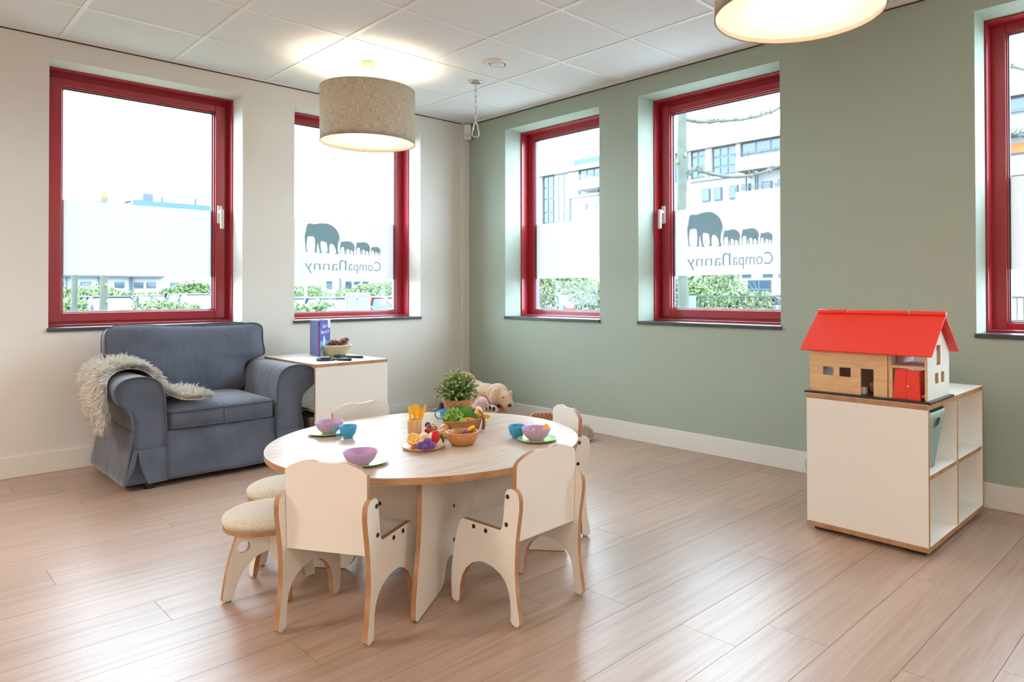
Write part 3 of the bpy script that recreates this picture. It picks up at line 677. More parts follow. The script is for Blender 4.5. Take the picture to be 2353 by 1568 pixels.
for sgn in (1, -1):
    mb = MB(); rings = []
    YS = [AYF+.006, AYF+.0, AYF+.02, -.7, -.55, -.4, -.25, -.12, AYB]
    for i, yy in enumerate(YS):
        ins = .006 if i == 0 else 0
        cxm = -2.78; czm = .3
        R__ = []
        for p in arm:
            x, z = p.x, p.y
            x = x+(cxm-x)*ins*4; z = z+(czm-z)*ins*1.5 if z > .1 else z
            fl = .028*max(0, (.3-z)/.3)*(1 if x < -2.8 else 0)*(1 if yy > AYF+.05 else .2)
            wv = .004*math.sin(yy*37+z*9)*max(0, (.45-z))*2*(1 if x < -2.8 else 0)
            x -= fl+wv
            R__.append(mb.bm.verts.new(A3(AX+sgn*(x-AX), yy, z)))
        rings.append(R__)
    for a, b in zip(rings[:-1], rings[1:]):
        for k in range(ns): f = mb.bm.faces.new((a[k], a[(k+1) % ns], b[(k+1) % ns], b[k])); f.smooth = True
    mb.bm.faces.new(rings[0]); mb.bm.faces.new(rings[-1][::-1])
    arm_o = mb.build('arm', M['grey_cloth'], ac)
    # front facing with its piping
    pts = [(x, z) for x, z in [(p.x, p.y) for p in arm]]
    mb = MB(); mb.tube([A3(AX+sgn*(x-AX), AYF-.002, z) for x, z in pts[3:-2]], .0042, 6); mb.build('piping', M['piping'], arm_o)
    # side skirt hanging a little proud, with an inverted pleat at the front corner
    mb = MB(); g = []
    for i in range(25):
        yy = AYF-.004+(AYB-AYF)*i/24
        col = []
        for k in range(9):
            f = k/8; z = .315-(.315-.034)*f
            x = -2.826-.046*f**1.1-.003*math.sin(yy*17+1.3*f)*f-.0015*math.sin(yy*43)*f
            y2 = yy+(.0 if i else -.004*f) 
            col.append(mb.bm.verts.new(A3(AX+sgn*(x-AX), y2, z)))
        g.append(col)
    for i in range(24):
        for k in range(8): f = mb.bm.faces.new((g[i][k], g[i+1][k], g[i+1][k+1], g[i][k+1])); f.smooth = True
    o = mb.build('side_skirt', M['grey_cloth'], ac); sd = o.modifiers.new('th', 'SOLIDIFY'); sd.thickness = .004
    mb = MB()
    def quad(pts_):
        mb.poly([A3(AX+sgn*(x-AX), y_, z) for x, y_, z in pts_])
    apex = (-2.806, AYF-.008, .215)
    quad([(-2.668, AYF-.006, .215), apex, (-2.795, AYF-.014, .13), (-2.762, AYF-.026, .035), (-2.668, AYF-.012, .034)])
    quad([apex, (-2.828, AYF-.006, .215), (-2.874, AYF-.008, .034), (-2.866, AYF-.012, .033), (-2.822, AYF-.012, .13)])
    o = mb.build('front_skirt_flap', M['grey_cloth'], ac, smooth=False, fixn=False); sd = o.modifiers.new('th', 'SOLIDIFY'); sd.thickness = .004
# base front with gathers under the cushion
mb = MB(); g = []
for i in range(41):
    x = -2.672+.604*i/40; col = []
    for k in range(13):
        z = .30-(.30-.034)*k/12; f = k/12
        yy = AYF+.012-.016*f+.005*math.sin(x*23+z*16)*math.sin(PI*i/40)+.004*math.sin(x*11-z*30)
        col.append(mb.bm.verts.new(A3(x, yy, z-.012*math.sin(x*3)*f*0)))
    g.append(col)
for i in range(40):
    for k in range(12): f = mb.bm.faces.new((g[i][k], g[i][k+1], g[i+1][k+1], g[i+1][k])); f.smooth = True
o = mb.build('front_skirt', M['grey_cloth'], ac); sd = o.modifiers.new('th', 'SOLIDIFY'); sd.thickness = .004
MB().box(A3(-2.68, AYF+.03, .05), A3(-2.06, AYB, .30)).build('base', M['grey_cloth'], ac)
for x in (-2.668, -2.072):
    mb = MB(); mb.tube([A3(x, AYF-.008, .28), A3(x, AYF-.014, .12), A3(x, AYF-.018, .036)], .0022, 6); mb.build('seam', M['piping'], ac)
# seat cushion
mb = MB(); outl = [tuple(p) for p in rrect(-2.662, -.828, -2.078, -.20, .045, 6)]
pillow(mb, [(x-AX, y_+.45) for x, y_ in outl], .042, .01, z0=.352, side=.088, rings=8, pw=3.5)
sc_ = mb.build('seat_cushion', M['grey_cloth'], ac); displace(sc_, .012, .16)
for zz in (.398, .308):
    mb = MB(); mb.tube([Vector((x-AX, y_+.45, zz)) for x, y_ in [(AX+(x-AX)*1.004, -.514+(y_+.514)*1.004) for x, y_ in outl]], .0048, 6, closed=True); mb.build('piping', M['piping'], sc_)
MB().tube([A3(-2.372, -.8305, .398), A3(-2.370, -.8315, .308)], .0018, 6).build('seam', M['piping'], sc_)
# back: frame and plump T-cushion
mb = MB(); mb.box(A3(-2.80, -.16, .05), A3(-1.94, AYB, .76)); mb.build('back_frame', M['grey_cloth'], ac, bev=.04, seg=4)
bo = spline([(-2.67, .43), (-2.672, .52), (-2.70, .598), (-2.80, .628), (-2.833, .655), (-2.835, .72), (-2.832, .80), (-2.812, .842), (-2.76, .858), (-2.62, .853), (-2.44, .842), (-2.26, .838), (-2.1, .842), (-1.99, .846), (-1.942, .83), (-1.93, .80), (-1.932, .72), (-1.924, .655), (-1.94, .628), (-2.03, .600), (-2.062, .56), (-2.068, .43), (-2.2, .405), (-2.37, .40), (-2.54, .405)], 4, True)
rec = math.radians(9); Rb = frame(A3(AX, -.235, .60), (1, 0, 0), Vector((0, math.sin(rec), math.cos(rec))))
mb = MB(); pillow(mb, [(p.x-AX, p.y-.60) for p in bo], .055, .03, z0=0, R=Rb, rings=8, pw=2.2, side=.10)
bc = mb.build('back_cushion', M['grey_cloth'], ac); displace(bc, .022, .22)
mb = MB(); mb.tube([Rb @ Vector((p.x-AX, p.y-.60, .052)) for p in bo], .0055, 6, closed=True); mb.build('piping', M['piping'], bc)
mb = MB(); mb.tube([Rb @ Vector((p.x-AX, p.y-.60, -.05)) for p in bo], .0055, 6, closed=True); mb.build('piping', M['piping'], bc)
for x in (-2.745, -2.0):
    for y_ in (-.80, -.12): MB().lathe([(0, 0), (.024, 0), (.028, .03), (.030, .06), (0, .06)], 20, c=A3(x, y_, 0)).build('foot', M['black_plastic'], ac)

# ------------------------------------------------------------------ things on the children's table
M['lilac'] = mat('lilac_plastic', (196, 158, 200), .42); M['blue'] = mat('sky_blue_plastic', (66, 160, 208), .35); M['green_p'] = mat('lime_plastic', (178, 222, 140), .4)
M['beech'] = wood('beech_wood', (222, 180, 132), (200, 152, 104), .42, (9, 9, 1.2), 5, False, .02, .6)
M['bowlwood'] = wood('honey_wood', (206, 146, 88), (176, 112, 60), .35, (1, 1, 14), 12, False, .02, 1.5)
def plate(x, y_, label, z=HT):
    t = tag(MB().lathe([(0, 0), (.046, 0), (.05, .001), (.070, .0055), (.0775, .0085), (.0785, .0100), (.0765, .0102), (.068, .0072), (.050, .0035), (0, .003)], 64).build('plate', M['green_p']), label, 'plate', 'green plates'); t.location = (x, y_, z); return t
def bowl(x, y_, z, label):
    t = tag(MB().lathe([(0, 0), (.026, 0), (.028, .001), (.029, .004), (.040, .014), (.049, .026), (.055, .040), (.0570, .047), (.0562, .0482), (.0545, .047), (.052, .038), (.046, .025), (.036, .013), (.024, .006), (0, .005)], 64).build('bowl', M['lilac']), label, 'bowl', 'lilac bowls'); t.location = (x, y_, z); return t
def cup(x, y_, rz, label):
    t = empty('cup', (x, y_, HT), rz, label, 'cup', 'blue cups')
    MB().lathe([(0, 0), (.018, 0), (.019, .002), (.0185, .005), (.026, .014), (.031, .026), (.0335, .040), (.0345, .049), (.0338, .0500), (.0320, .049), (.031, .040), (.028, .025), (.020, .012), (0, .009)], 48).build('cup_body', M['blue'], t)
    MB().tube(spline([(.030, 0, .043), (.040, 0, .045), (.051, 0, .038), (.053, 0, .026), (.046, 0, .014), (.034, 0, .010), (.024, 0, .011)], 4), .0032, 8).build('handle', M['blue'], t)
    return t
plate(-2.508, -2.362, 'lime green plate at the table\'s left edge, a lilac bowl and blue cup by it'); bowl(-2.503, -2.368, HT+.0032, 'lilac bowl on the green plate farthest left on the table')
plate(-2.650, -2.925, 'lime green plate behind the left front chair back'); bowl(-2.678, -2.945, HT+.0034, 'lilac bowl nearest the camera, half behind the chair back')
plate(-1.997, -3.080, 'lime green plate at the table\'s right, before the right front chair'); bowl(-2.006, -3.084, HT+.0032, 'lilac bowl with noodles and yellow spoon in it')
cup(-2.487, -2.497, math.radians(140), 'blue cup with handle to the left, beside the left bowl')
cup(-2.02, -2.985, math.radians(60), 'blue cup standing beside the noodle bowl at the right')
cup(-1.998, -2.480, math.radians(140), 'blue cup behind the salad basket near the plant')
# noodles and spoon
M['pasta'] = mat('pale_felt_pasta', (238, 214, 176), .9); M['yellow'] = mat('yellow_plastic', (246, 186, 40), .4); M['yellow2'] = mat('pale_yellow_felt', (250, 206, 96), .8)
mb = MB()
for k in range(26):
    a = random.random()*2*PI; r_ = random.random()*.026; c_ = Vector((r_*math.cos(a), r_*math.sin(a), .005+.012*random.random()+.014*(1-r_/.026)*random.random()))
    d = Vector((random.uniform(-1, 1), random.uniform(-1, 1), random.uniform(-.3, .5))).normalized()*.010
    mb.tube(spline([c_-d, c_+Vector((0, 0, .004)), c_+d], 3), .0022, 5)
nd = tag(mb.build('noodles', M['pasta']), 'heap of pale toy noodles in the right lilac bowl', 'food', kind='stuff'); nd.location = (-2.015, -3.082, HT+.012)
def spoon(base, tip, label, m='yellow', name='spoon', kind_=0, w_=.0105, L_=None):
    base = Vector(base); tip = Vector(tip); d = (tip-base).normalized(); s_ = d.cross(Vector((math.cos(YAW), math.sin(YAW), 0))); s_.normalize()
    L_ = (tip-base).length; Mx = frame(base, d, s_)
    if name == 'spoon': P = [(0, -.0028), (L_*.6, -.0032), (L_*.7, -w_*.7), (L_*.84, -w_), (L_*.95, -w_*.75), (L_, 0), (L_*.95, w_*.75), (L_*.84, w_), (L_*.7, w_*.7), (L_*.6, .0032), (0, .0028)]
    elif name == 'knife': P = [(0, -.004), (L_*.45, -.0045), (L_*.5, -.006), (L_*.93, -.006), (L_, .001), (L_*.98, .005), (L_*.5, .0055), (0, .004)]
    else: P = [(0, -.003), (L_*.55, -.0035), (L_*.68, -w_), (L_*.97, -w_), (L_, -w_*.8), (L_*.97, -w_*.6), (L_*.78, -w_*.55), (L_*.78, -w_*.42), (L_*.99, -w_*.35), (L_*.99, -w_*.08), (L_*.78, -.0004), (L_*.78, .0004), (L_*.99, w_*.08), (L_*.99, w_*.35), (L_*.78, w_*.42), (L_*.78, w_*.55), (L_*.97, w_*.6), (L_, w_*.8), (L_*.97, w_), (L_*.68, w_), (L_*.55, .0035), (0, .003)]
    mb = MB(); mb.prism(P, -.0012, .0012); o = mb.build(name, M[m]); o.matrix_world = Mx; o.modifiers.new('b', 'BEVEL').width = .0006
    return tag(o, label, name)
spoon((-2.022, -3.098, HT+.012), (-1.972, -3.115, HT+.064), 'yellow spoon leaning out of the noodle bowl')
# wooden holder with cutlery
cx_, cy_ = -2.266, -2.632
t = tag(MB().lathe([(0, 0), (.024, 0), (.026, .002), (.0285, .02), (.0295, .034), (.0288, .05), (.0282, .054), (.0288, .0555), (.0280, .0565), (.0275, .061), (.0250, .062), (.0240, .0605), (.0245, .03), (.021, .006), (0, .005)], 40).build('cutlery_holder', M['beech']), 'small barrel-shaped beech holder full of yellow cutlery', 'holder'); t.location = (cx_, cy_, HT)
R3 = Vector((r2.x, r2.y, 0)); F3 = Vector((fw.x, fw.y, 0))
def hold(nm, dx0, dx1, dy0, top, lab, m='yellow'):
    b_ = Vector((cx_, cy_, HT+.008))+R3*dx0+F3*dy0; e_ = Vector((cx_, cy_, HT+top))+R3*dx1+F3*dy0*1.2
    o = spoon(b_, e_, lab, m, nm); o['group'] = 'yellow cutlery in the holder'; return o
hold('knife', -.010, -.020, -.006, .118, 'yellow knife standing at the left of the wooden holder')
hold('fork', .000, -.006, .010, .120, 'yellow fork standing at the back left of the holder')
hold('fork', .004, .012, -.004, .122, 'yellow fork with its tines up in the middle of the holder')
hold('spoon', -.004, .003, .004, .125, 'yellow spoon head rising behind the middle fork')
hold('knife', .008, .046, .002, .122, 'yellow knife leaning far out to the right of the holder')
hold('spoon', .004, .024, .010, .106, 'yellow spoon leaning right behind the fork')
# wooden plate with felt fruit
t = tag(MB().lathe([(0, 0), (.070, 0), (.077, .004), (.079, .008), (.0775, .0105), (.074, .0110), (0, .0095)], 64).build('wooden_plate', M['beech']), 'flat round beech plate with felt fruit on it', 'plate'); t.location = (-2.375, -2.862, HT)
zp = HT+.0105
M['orange'] = mat('orange_felt', (250, 170, 50), .9, bump=.2, bscale=900); M['cream_felt'] = mat('cream_felt', (246, 226, 198), .95, bump=.2, bscale=900)
M['red_felt'] = mat('red_felt', (214, 38, 36), .85, bump=.2, bscale=900, sheen=.2); M['purple'] = mat('purple_felt', (112, 70, 148), .9, bump=.25, bscale=900, sheen=.3); M['leafg'] = mat('dark_green_felt', (52, 112, 84), .9)
M['brown_felt'] = mat('brown_felt', (150, 96, 74), .95)
og = empty('orange_half', (-2.414, -2.858, zp), math.radians(0), 'orange felt half fruit with quilted segments on the wooden plate', 'fruit')
nrm = (R3*.35-F3*.55+Vector((0, 0, .9))).normalized(); Rm = nrm.to_track_quat('Z', 'Y').to_matrix()
MB().lathe([(0, -.026)]+[(.0265*math.sin(a*PI/20), -.026*math.cos(a*PI/20)) for a in range(1, 10)]+[(.027, 0), (.0262, .0015), (0, .0015)], 40, R=Rm).build('peel', M['orange'], og).location = (0, 0, .027)
mb = MB(); mb.tube([Rm @ Vector((.0245*math.cos(a*PI/18), .0245*math.sin(a*PI/18), .0015)) for a in range(36)], .0030, 6, closed=True); mb.build('rind', M['cream_felt'], og).location = (0, 0, .027)
for k in range(8):
    a = k*PI/4; mb = MB(); mb.ball(Rm @ Vector((.0125*math.cos(a), .0125*math.sin(a), .0015)), (.009, .0042, .004), 2, Rm @ Matrix.Rotation(a, 3, 'Z')); mb.build('segment', M['yellow2'], og).location = (0, 0, .027)
rd = tag(MB().ball((0, 0, .017), (.0185, .0185, .018), 3).build('felt_ball', M['cream_felt']), 'cream felt radish ball at the back of the wooden plate', 'food'); rd.location = (-2.342, -2.815, zp)
lm = tag(MB().ball((0, 0, .015), (.017, .013, .013), 3).build('lemon_piece', M['yellow2']), 'pale yellow felt piece between the orange half and the grapes', 'fruit'); lm.location = (-2.381, -2.885, zp)
pn_ = tag(MB().ball((0, 0, .016), (.020, .015, .016), 3).build('cheese_piece', mat('tan_felt', (214, 160, 100), .9)), 'tan felt piece behind the red apple on the plate', 'food'); pn_.location = (-2.338, -2.843, zp)
ap = empty('apple_half', (-2.346, -2.892, zp), 0, 'red and white felt apple half leaning on the purple grapes', 'fruit')
ar = Matrix.Rotation(math.radians(20), 3, Vector((fw.x, fw.y, 0)))
MB().ball((0, 0, .027), (.022, .019, .0275), 3, ar).build('red_skin', M['red_felt'], ap)
MB().ball(Vector((0, 0, .026))-R3*.010-F3*.004, (.019, .014, .023), 3, ar).build('white_flesh', M['cream_felt'], ap)
mb = MB(); pts_ = spline([(.018, .030), (.026, .040), (.034, .026), (.036, .012), (.030, .006), (.026, .018)], 3, True); mb.prism([(p.x, p.y) for p in pts_], -.001, .001, frame((0, 0, 0), R3, (0, 0, 1))); mb.build('leaf', M['leafg'], ap)
gr = empty('grape_bunch', (-2.408, -2.935, zp), 0, 'bunch of purple felt grapes with a brown stem on the wooden plate', 'fruit')
for dx, dz, r_, dy in ((-.022, .014, .0155, -.002), (.0, .028, .0145, .004), (.020, .014, .0140, -.002), (-.004, .0095, .0135, -.010), (-.012, .009, .0125, .016), (.012, .009, .0125, .014), (-.030, .008, .010, .008)):
    p = R3*dx+F3*dy+Vector((0, 0, dz)); MB().ball((0, 0, 0), (r_*1.12, r_*.95, r_*.92), 3, Matrix.Rotation(dx*20, 3, 'Z')).build('grape', M['purple'], gr).location = p
mb = MB(); mb.tube([R3*-.030+Vector((0, 0, .014)), R3*-.042+F3*-.004+Vector((0, 0, .008)), R3*-.056+F3*-.006+Vector((0, 0, .005))], [.004, .0045, .005], 8); mb.build('stem', M['brown_felt'], gr)
# wooden bowl
t = tag(MB().lathe([(0, 0), (.036, 0), (.042, .003), (.054, .018), (.060, .035), (.062, .048), (.061, .0515), (.0585, .052), (.0565, .050), (.053, .036), (.046, .020), (.034, .010), (0, .009)], 64).build('wooden_bowl', M['bowlwood']), 'round turned wooden bowl in the middle front of the table', 'bowl'); t.location = (-2.243, -2.926, HT)
t = empty('grape_bunch', (-2.222, -2.913, HT+.0093), 0, 'small purple felt grapes inside the wooden bowl', 'fruit')
for dx, dz, dy in ((0, .030, 0), (-.013, .013, -.006), (.015, .014, -.004), (.002, .012, .012)): MB().ball((0, 0, 0), (.014, .0125, .0125), 3).build('grape', M['purple'], t).location = R3*dx+F3*dy+Vector((0, 0, dz))
mb = MB(); mb.tube([(0, 0, 0), R3*.012+Vector((0, 0, .012)), R3*.026+Vector((0, 0, .020))], [.006, .0085, .006], 10); t = tag(mb.build('fruit_slice', mat('bright_yellow_felt', (252, 200, 40), .85)), 'yellow felt slice standing in the wooden bowl behind the grape', 'fruit'); t.location = (-2.203, -2.905, HT+.040)
# wooden balls and berries
M['ballwood'] = wood('varnished_beech', (222, 170, 112), (196, 134, 78), .3, (1, 6, 6), 9, False, 0, .5)
def wball(x, y_, r_, m, label, nm='wooden_ball', grp='wooden balls by the basket'):
    o = tag(MB().ball((0, 0, r_), r_, 3).build(nm, m), label, 'ball', grp); o.location = (x, y_, HT)
for x, y_, r_, lb in ((-2.152, -2.592, .012, 'small wooden ball farthest back beside the berries'), (-2.176, -2.640, .0135, 'wooden ball just right of the red berries'), (-2.170, -2.706, .0195, 'largest wooden ball, against the basket\'s left side'), (-2.205, -2.748, .0150, 'wooden ball in front of the largest one'), (-2.226, -2.798, .0145, 'darker wooden ball nearest the wooden bowl'), (-2.128, -2.655, .013, 'wooden ball touching the basket rim')):
    wball(x, y_, r_, M['ballwood'] if 'darker' not in lb else mat('dark_wood_ball', (190, 118, 56), .35), lb)
M['berry1'] = mat('red_wood', (176, 34, 44), .4); M['berry2'] = mat('dark_red_wood', (140, 46, 48), .45); M['berry3'] = mat('brown_black_wood', (72, 48, 48), .5)
for x, y_, m_, lb in ((-2.222, -2.660, 'berry1', 'bright red wooden berry in front of the other two'), (-2.182, -2.612, 'berry2', 'dark red wooden berry in the middle of three'), (-2.152, -2.570 if False else -2.556, 'berry3', 'brown-black wooden berry, hindmost of three')):
    wball(x, y_, .0125, M[m_], lb, 'wooden_berry', 'wooden berries')
# salad basket
M['leather'] = mat('tan_woven_cloth', (176, 124, 80), .85, bump=.5, bscale=260, stretch=(1, 1, 2.2)); M['trimtan'] = mat('tan_binding', (170, 128, 92), .85)
bk = empty('basket', (-2.082, -2.712, HT), math.radians(-36), 'tan woven basket with a wide hanging strap, full of green felt leaves', 'basket')
mb = MB(); L = []
def bprof(rx, ry, z, til=.0): return [mb.bm.verts.new((rx*math.cos(2*PI*k/56), ry*math.sin(2*PI*k/56), z+til*math.cos(2*PI*k/56))) for k in range(56)]
for rx, ry, z in ((.060, .050, .0), (.066, .056, .004), (.073, .064, .022), (.078, .069, .040), (.080, .071, .048), (.076, .067, .048), (.071, .063, .022), (.060, .052, .006)): L.append(bprof(rx, ry, z, .006*(z/.05)))
for A, B in zip(L[:-1], L[1:]):
    for k in range(56): f = mb.bm.faces.new((A[k], A[(k+1)%56], B[(k+1)%56], B[k])); f.smooth = True
mb.bm.faces.new(L[0][::-1]); mb.bm.faces.new(L[-1]); mb.build('basket_body', M['leather'], bk)
mb = MB(); mb.tube([(.080*math.cos(2*PI*k/56), .070*math.sin(2*PI*k/56), .0485+.006*math.cos(2*PI*k/56)) for k in range(56)], .0032, 6, closed=True); mb.build('rim_binding', M['trimtan'], bk)
# strap: a curved band rising from the rim and hanging down outside at the right end
mb = MB(); path = spline([(.036, .050, .082), (.054, .028, .084), (.072, .006, .078), (.083, -.012, .062), (.0870, -.022, .040), (.086, -.022, .018), (.083, -.022, .006)], 5); prev = None
for p in path:
    wv = Vector((.35, -.9, 0)).normalized()*.0125; a = mb.bm.verts.new(p-wv); b = mb.bm.verts.new(p+wv)
    if prev: f = mb.bm.faces.new((prev[0], a, b, prev[1])); f.smooth = True
    prev = (a, b)
o = mb.build('strap', M['leather'], bk); sd = o.modifiers.new('th', 'SOLIDIFY'); sd.thickness = .004; sd.offset = 0
MB().lathe([(0, .003), (.0045, .002), (.006, 0)], 14, R=Matrix.Rotation(PI/2, 3, 'Y')).build('button', M['brown_felt'], bk).location = (.0885, -.023, .020)
# leaves
M['lettuce'] = mat('light_green_felt', (140, 178, 76), .92, bump=.3, bscale=120, var=.15, vscale=30, sheen=.25); M['lettuce2'] = mat('mid_green_felt', (96, 148, 56), .92, var=.1, vscale=25, sheen=.2); M['lettuce3'] = mat('dark_leaf_felt', (70, 122, 50), .92)
def leaf(name, parent, loc, rot, size, curl, m, waves=9, amp=.12):
    mb = MB(); nr, na = 7, 60; rows = []
    for i in range(nr+1):
        f = i/nr; row = []
        for k in range(na):
            a = 2*PI*k/na; w_ = amp*f**3*math.sin(a*waves+.7*math.sin(a*3)); r_ = f*(1+.5*w_*.3)
            row.append(mb.bm.verts.new((size*r_*math.cos(a)*.8, size*r_*math.sin(a), size*(curl*f*f+w_))))
        rows.append(row)
    for A, B in zip(rows[:-1], rows[1:]):
        for k in range(na): f = mb.bm.faces.new((A[k], A[(k+1)%na], B[(k+1)%na], B[k])); f.smooth = True
    bmesh.ops.remove_doubles(mb.bm, verts=mb.bm.verts, dist=1e-6)
    o = mb.build(name, M[m], parent); o.location = loc; o.rotation_euler = rot; sd = o.modifiers.new('th', 'SOLIDIFY'); sd.thickness = .0016
    return o
lt = empty('lettuce_head', (-2.104, -2.676, HT+.036), 0, 'ruffled light green felt lettuce head at the basket\'s left', 'vegetable')
MB().ball((0, 0, .012), (.032, .030, .030), 3).build('heart', M['lettuce'], lt)
for k in range(6):
    a = YAW+PI+(-1.5+.62*k); d = Vector((math.cos(a), math.sin(a), 0)); leaf('leaf', lt, d*.018+Vector((0, 0, .012+.006*(k % 2))), Vector(d+Vector((0, 0, .5))).to_track_quat('Z', 'Y').to_euler(), .040, -.35, 'lettuce', 7+k % 3, .2)
for k in range(3):
    a = YAW+k*2.1; d = Vector((math.cos(a), math.sin(a), 0)); leaf('leaf', lt, d*.010+Vector((0, 0, .028)), Vector(d*.5+Vector((0, 0, 1))).to_track_quat('Z', 'Y').to_euler(), .040, .1, 'lettuce', 8, .22)
l2 = empty('lettuce_head', (-2.104, -2.742, HT+.036), 0, 'small green felt sprout head in front of the basket\'s dark leaves', 'vegetable')
MB().ball((0, 0, .004), (.022, .018, .018), 3).build('heart', M['lettuce'], l2)
for k in range(4):
    a = YAW+PI-1+.7*k; d = Vector((math.cos(a), math.sin(a), 0)); leaf('leaf', l2, d*.012+Vector((0, 0, .006)), Vector(d+Vector((0, 0, .7))).to_track_quat('Z', 'Y').to_euler(), .020, -.3, 'lettuce', 6, .15)
def flatleaf(nm, loc, w_, h_, rz, tilt, m, label, cat='vegetable', n=11, amp=.06):
    P = []
    for k in range(48):
        a = 2*PI*k/48; q = 1+amp*math.sin(a*n); P.append((w_*q*math.cos(a), h_+h_*q*math.sin(a)))
    mb = MB(); mb.prism(P, -.0014, .0014); o = mb.build(nm, M[m]); d = Vector((math.cos(rz), math.sin(rz), 0)); o.matrix_world = frame(loc, d, Vector((math.cos(YAW)*math.sin(tilt), math.sin(YAW)*math.sin(tilt), math.cos(tilt))))
    return tag(o, label, cat)
flatleaf('felt_leaf', (-2.050, -2.700, HT+.015), .048, .040, YAW-PI/2, .35, 'lettuce2', 'large dark green felt leaf with wavy edge standing in the basket')
flatleaf('felt_leaf', (-2.064, -2.736, HT+.028), .034, .024, YAW-PI/2-.2, .3, 'lettuce3', 'darker green felt leaf lying at the basket\'s right')
flatleaf('felt_leaf', (-2.076, -2.664, HT+.026), .038, .038, YAW-PI/2, .5, 'lettuce3', 'green felt leaf rising behind the lettuce head')
mb = MB(); mb.prism([(-.010, 0), (.006, 0), (.016, .045), (.004, .068), (-.012, .040)], -.0015, .0015); o = mb.build('leek_leaf', mat('lime_felt', (160, 186, 66), .9)); o.matrix_world = frame((-2.008, -2.712, HT+.02), R3, Vector((.02, .02, 1)).normalized()); tag(o, 'pointed lime green felt leek leaf behind the dark leaves', 'vegetable')
t = empty('boiled_egg', (-2.012, -2.728, HT+.0), 0, 'felt egg half with yellow yolk standing behind the basket strap', 'food')
MB().ball((0, 0, .060), (.018, .018, .036), 3).build('egg_white', mat('pale_green_felt', (232, 232, 186), .9), t)
MB().ball(-F3*.010+Vector((0, 0, .062)), (.014, .012, .028), 3).build('yolk', mat('yolk_felt', (240, 200, 110), .9), t)
mb = MB(); mb.prism([(-.018, 0), (.004, -.008), (.020, -.004), (.023, .006), (.010, .010), (-.006, .012)], -.005, .005); o = mb.build('pepper_piece', M['yellow2'] if False else mat('golden_felt', (248, 190, 54), .85)); o.matrix_world = frame((-1.998, -2.757, HT+.052), R3, (0, 0, 1)); o.modifiers.new('b', 'BEVEL').width = .003; tag(o, 'golden yellow felt piece poking out right of the basket', 'food')
t = tag(MB().ball((0, 0, 0), (.03, .012, .007), 3).build('carrot_piece', mat('carrot_felt', (240, 150, 50), .9)), 'orange felt strip under the dark leaf at the basket rim', 'food'); t.location = (-2.060, -2.742, HT+.047); t.rotation_euler = (0, .2, -.9)
# potted plant
M['wicker'] = mat('brown_wicker', (190, 132, 96), .8, bump=.9, bscale=150, stretch=(1, 1, 3), var=.25, vscale=90); M['peach'] = mat('peach_thread', (240, 178, 128), .8)
pp = empty('potted_plant', (-1.900, -2.424, HT), 0, 'potted bush with small pale flowers at the back of the table', 'plant')
MB().lathe([(0, 0), (.050, 0), (.055, .004), (.064, .068), (.066, .082), (.062, .083), (.055, .070), (0, .068)], 56).build('wicker_pot', M['wicker'], pp)
mb = MB(); zz = []
for k in range(72): a = 2*PI*k/72; q = abs(((k/72*13) % 1)*2-1); zz.append((.0668*math.cos(a), .0668*math.sin(a), .064+.016*q))
mb.tube(zz, .0016, 5, closed=True); mb.build('zigzag_stitch', M['peach'], pp)
M['leaf1'] = mat('bush_green', (104, 138, 74), .6, var=.3, vscale=40); M['leaf2'] = mat('bush_light_green', (170, 196, 132), .6, var=.2, vscale=40); M['petal'] = mat('cream_petal', (240, 236, 196), .7); M['stemg'] = mat('stem_green', (70, 96, 48), .7)
tips = []; mb = MB()
for k in range(190):
    a = random.random()*2*PI; el = math.acos(random.uniform(.0, 1)); rr = .086+.024*random.random(); 
    d = Vector((math.cos(a)*math.sin(el)*.98, math.sin(a)*math.sin(el)*.98, math.cos(el)*1.22)); tip = Vector((0, 0, .088))+d*rr; b_ = Vector((math.cos(a)*.03*random.random(), math.sin(a)*.03*random.random(), .068))
    mid = b_.lerp(tip, .5)+Vector((0, 0, .018)); P_ = spline([b_, mid, tip], 3); mb.tube(P_, .0011, 3); tips.append((P_, (tip-mid).normalized()))
mb.build('stems', M['stemg'], pp)['kind'] = 'stuff'
def leaves(parent, name, m, pred, n, ln, wd, spread=.6):
    mb = MB()
    for P_, d in tips:
        for q in range(n):
            f = pred(random.random()); i = min(int(f*(len(P_)-1)), len(P_)-2); c_ = P_[i].lerp(P_[i+1], f*(len(P_)-1)-i)
            v_ = (d+Vector((random.uniform(-1, 1), random.uniform(-1, 1), random.uniform(-.6, .8)))*spread).normalized(); s_ = v_.orthogonal().normalized(); s_.rotate(Matrix.Rotation(random.random()*PI, 3, v_)); L_ = ln*random.uniform(.7, 1.2)
            mb._new([c_, c_+v_*L_*.5+s_*wd, c_+v_*L_, c_+v_*L_*.5-s_*wd], [(0, 1, 2, 3)])
    o = mb.build(name, m, parent, fixn=False); o['kind'] = 'stuff'; return o
leaves(pp, 'foliage', M['leaf1'], lambda u: .12+.85*u, 17, .012, .0025, 1.0)
leaves(pp, 'light_foliage', M['leaf2'], lambda u: .6+.4*u, 9, .011, .0025, .9)
tips_all = tips; tips = [t_ for t_ in tips_all if random.random() < .5]
leaves(pp, 'flowers', M['petal'], lambda u: .9+.1*u, 22, .0085, .0024, 1.2)
tips = tips_all

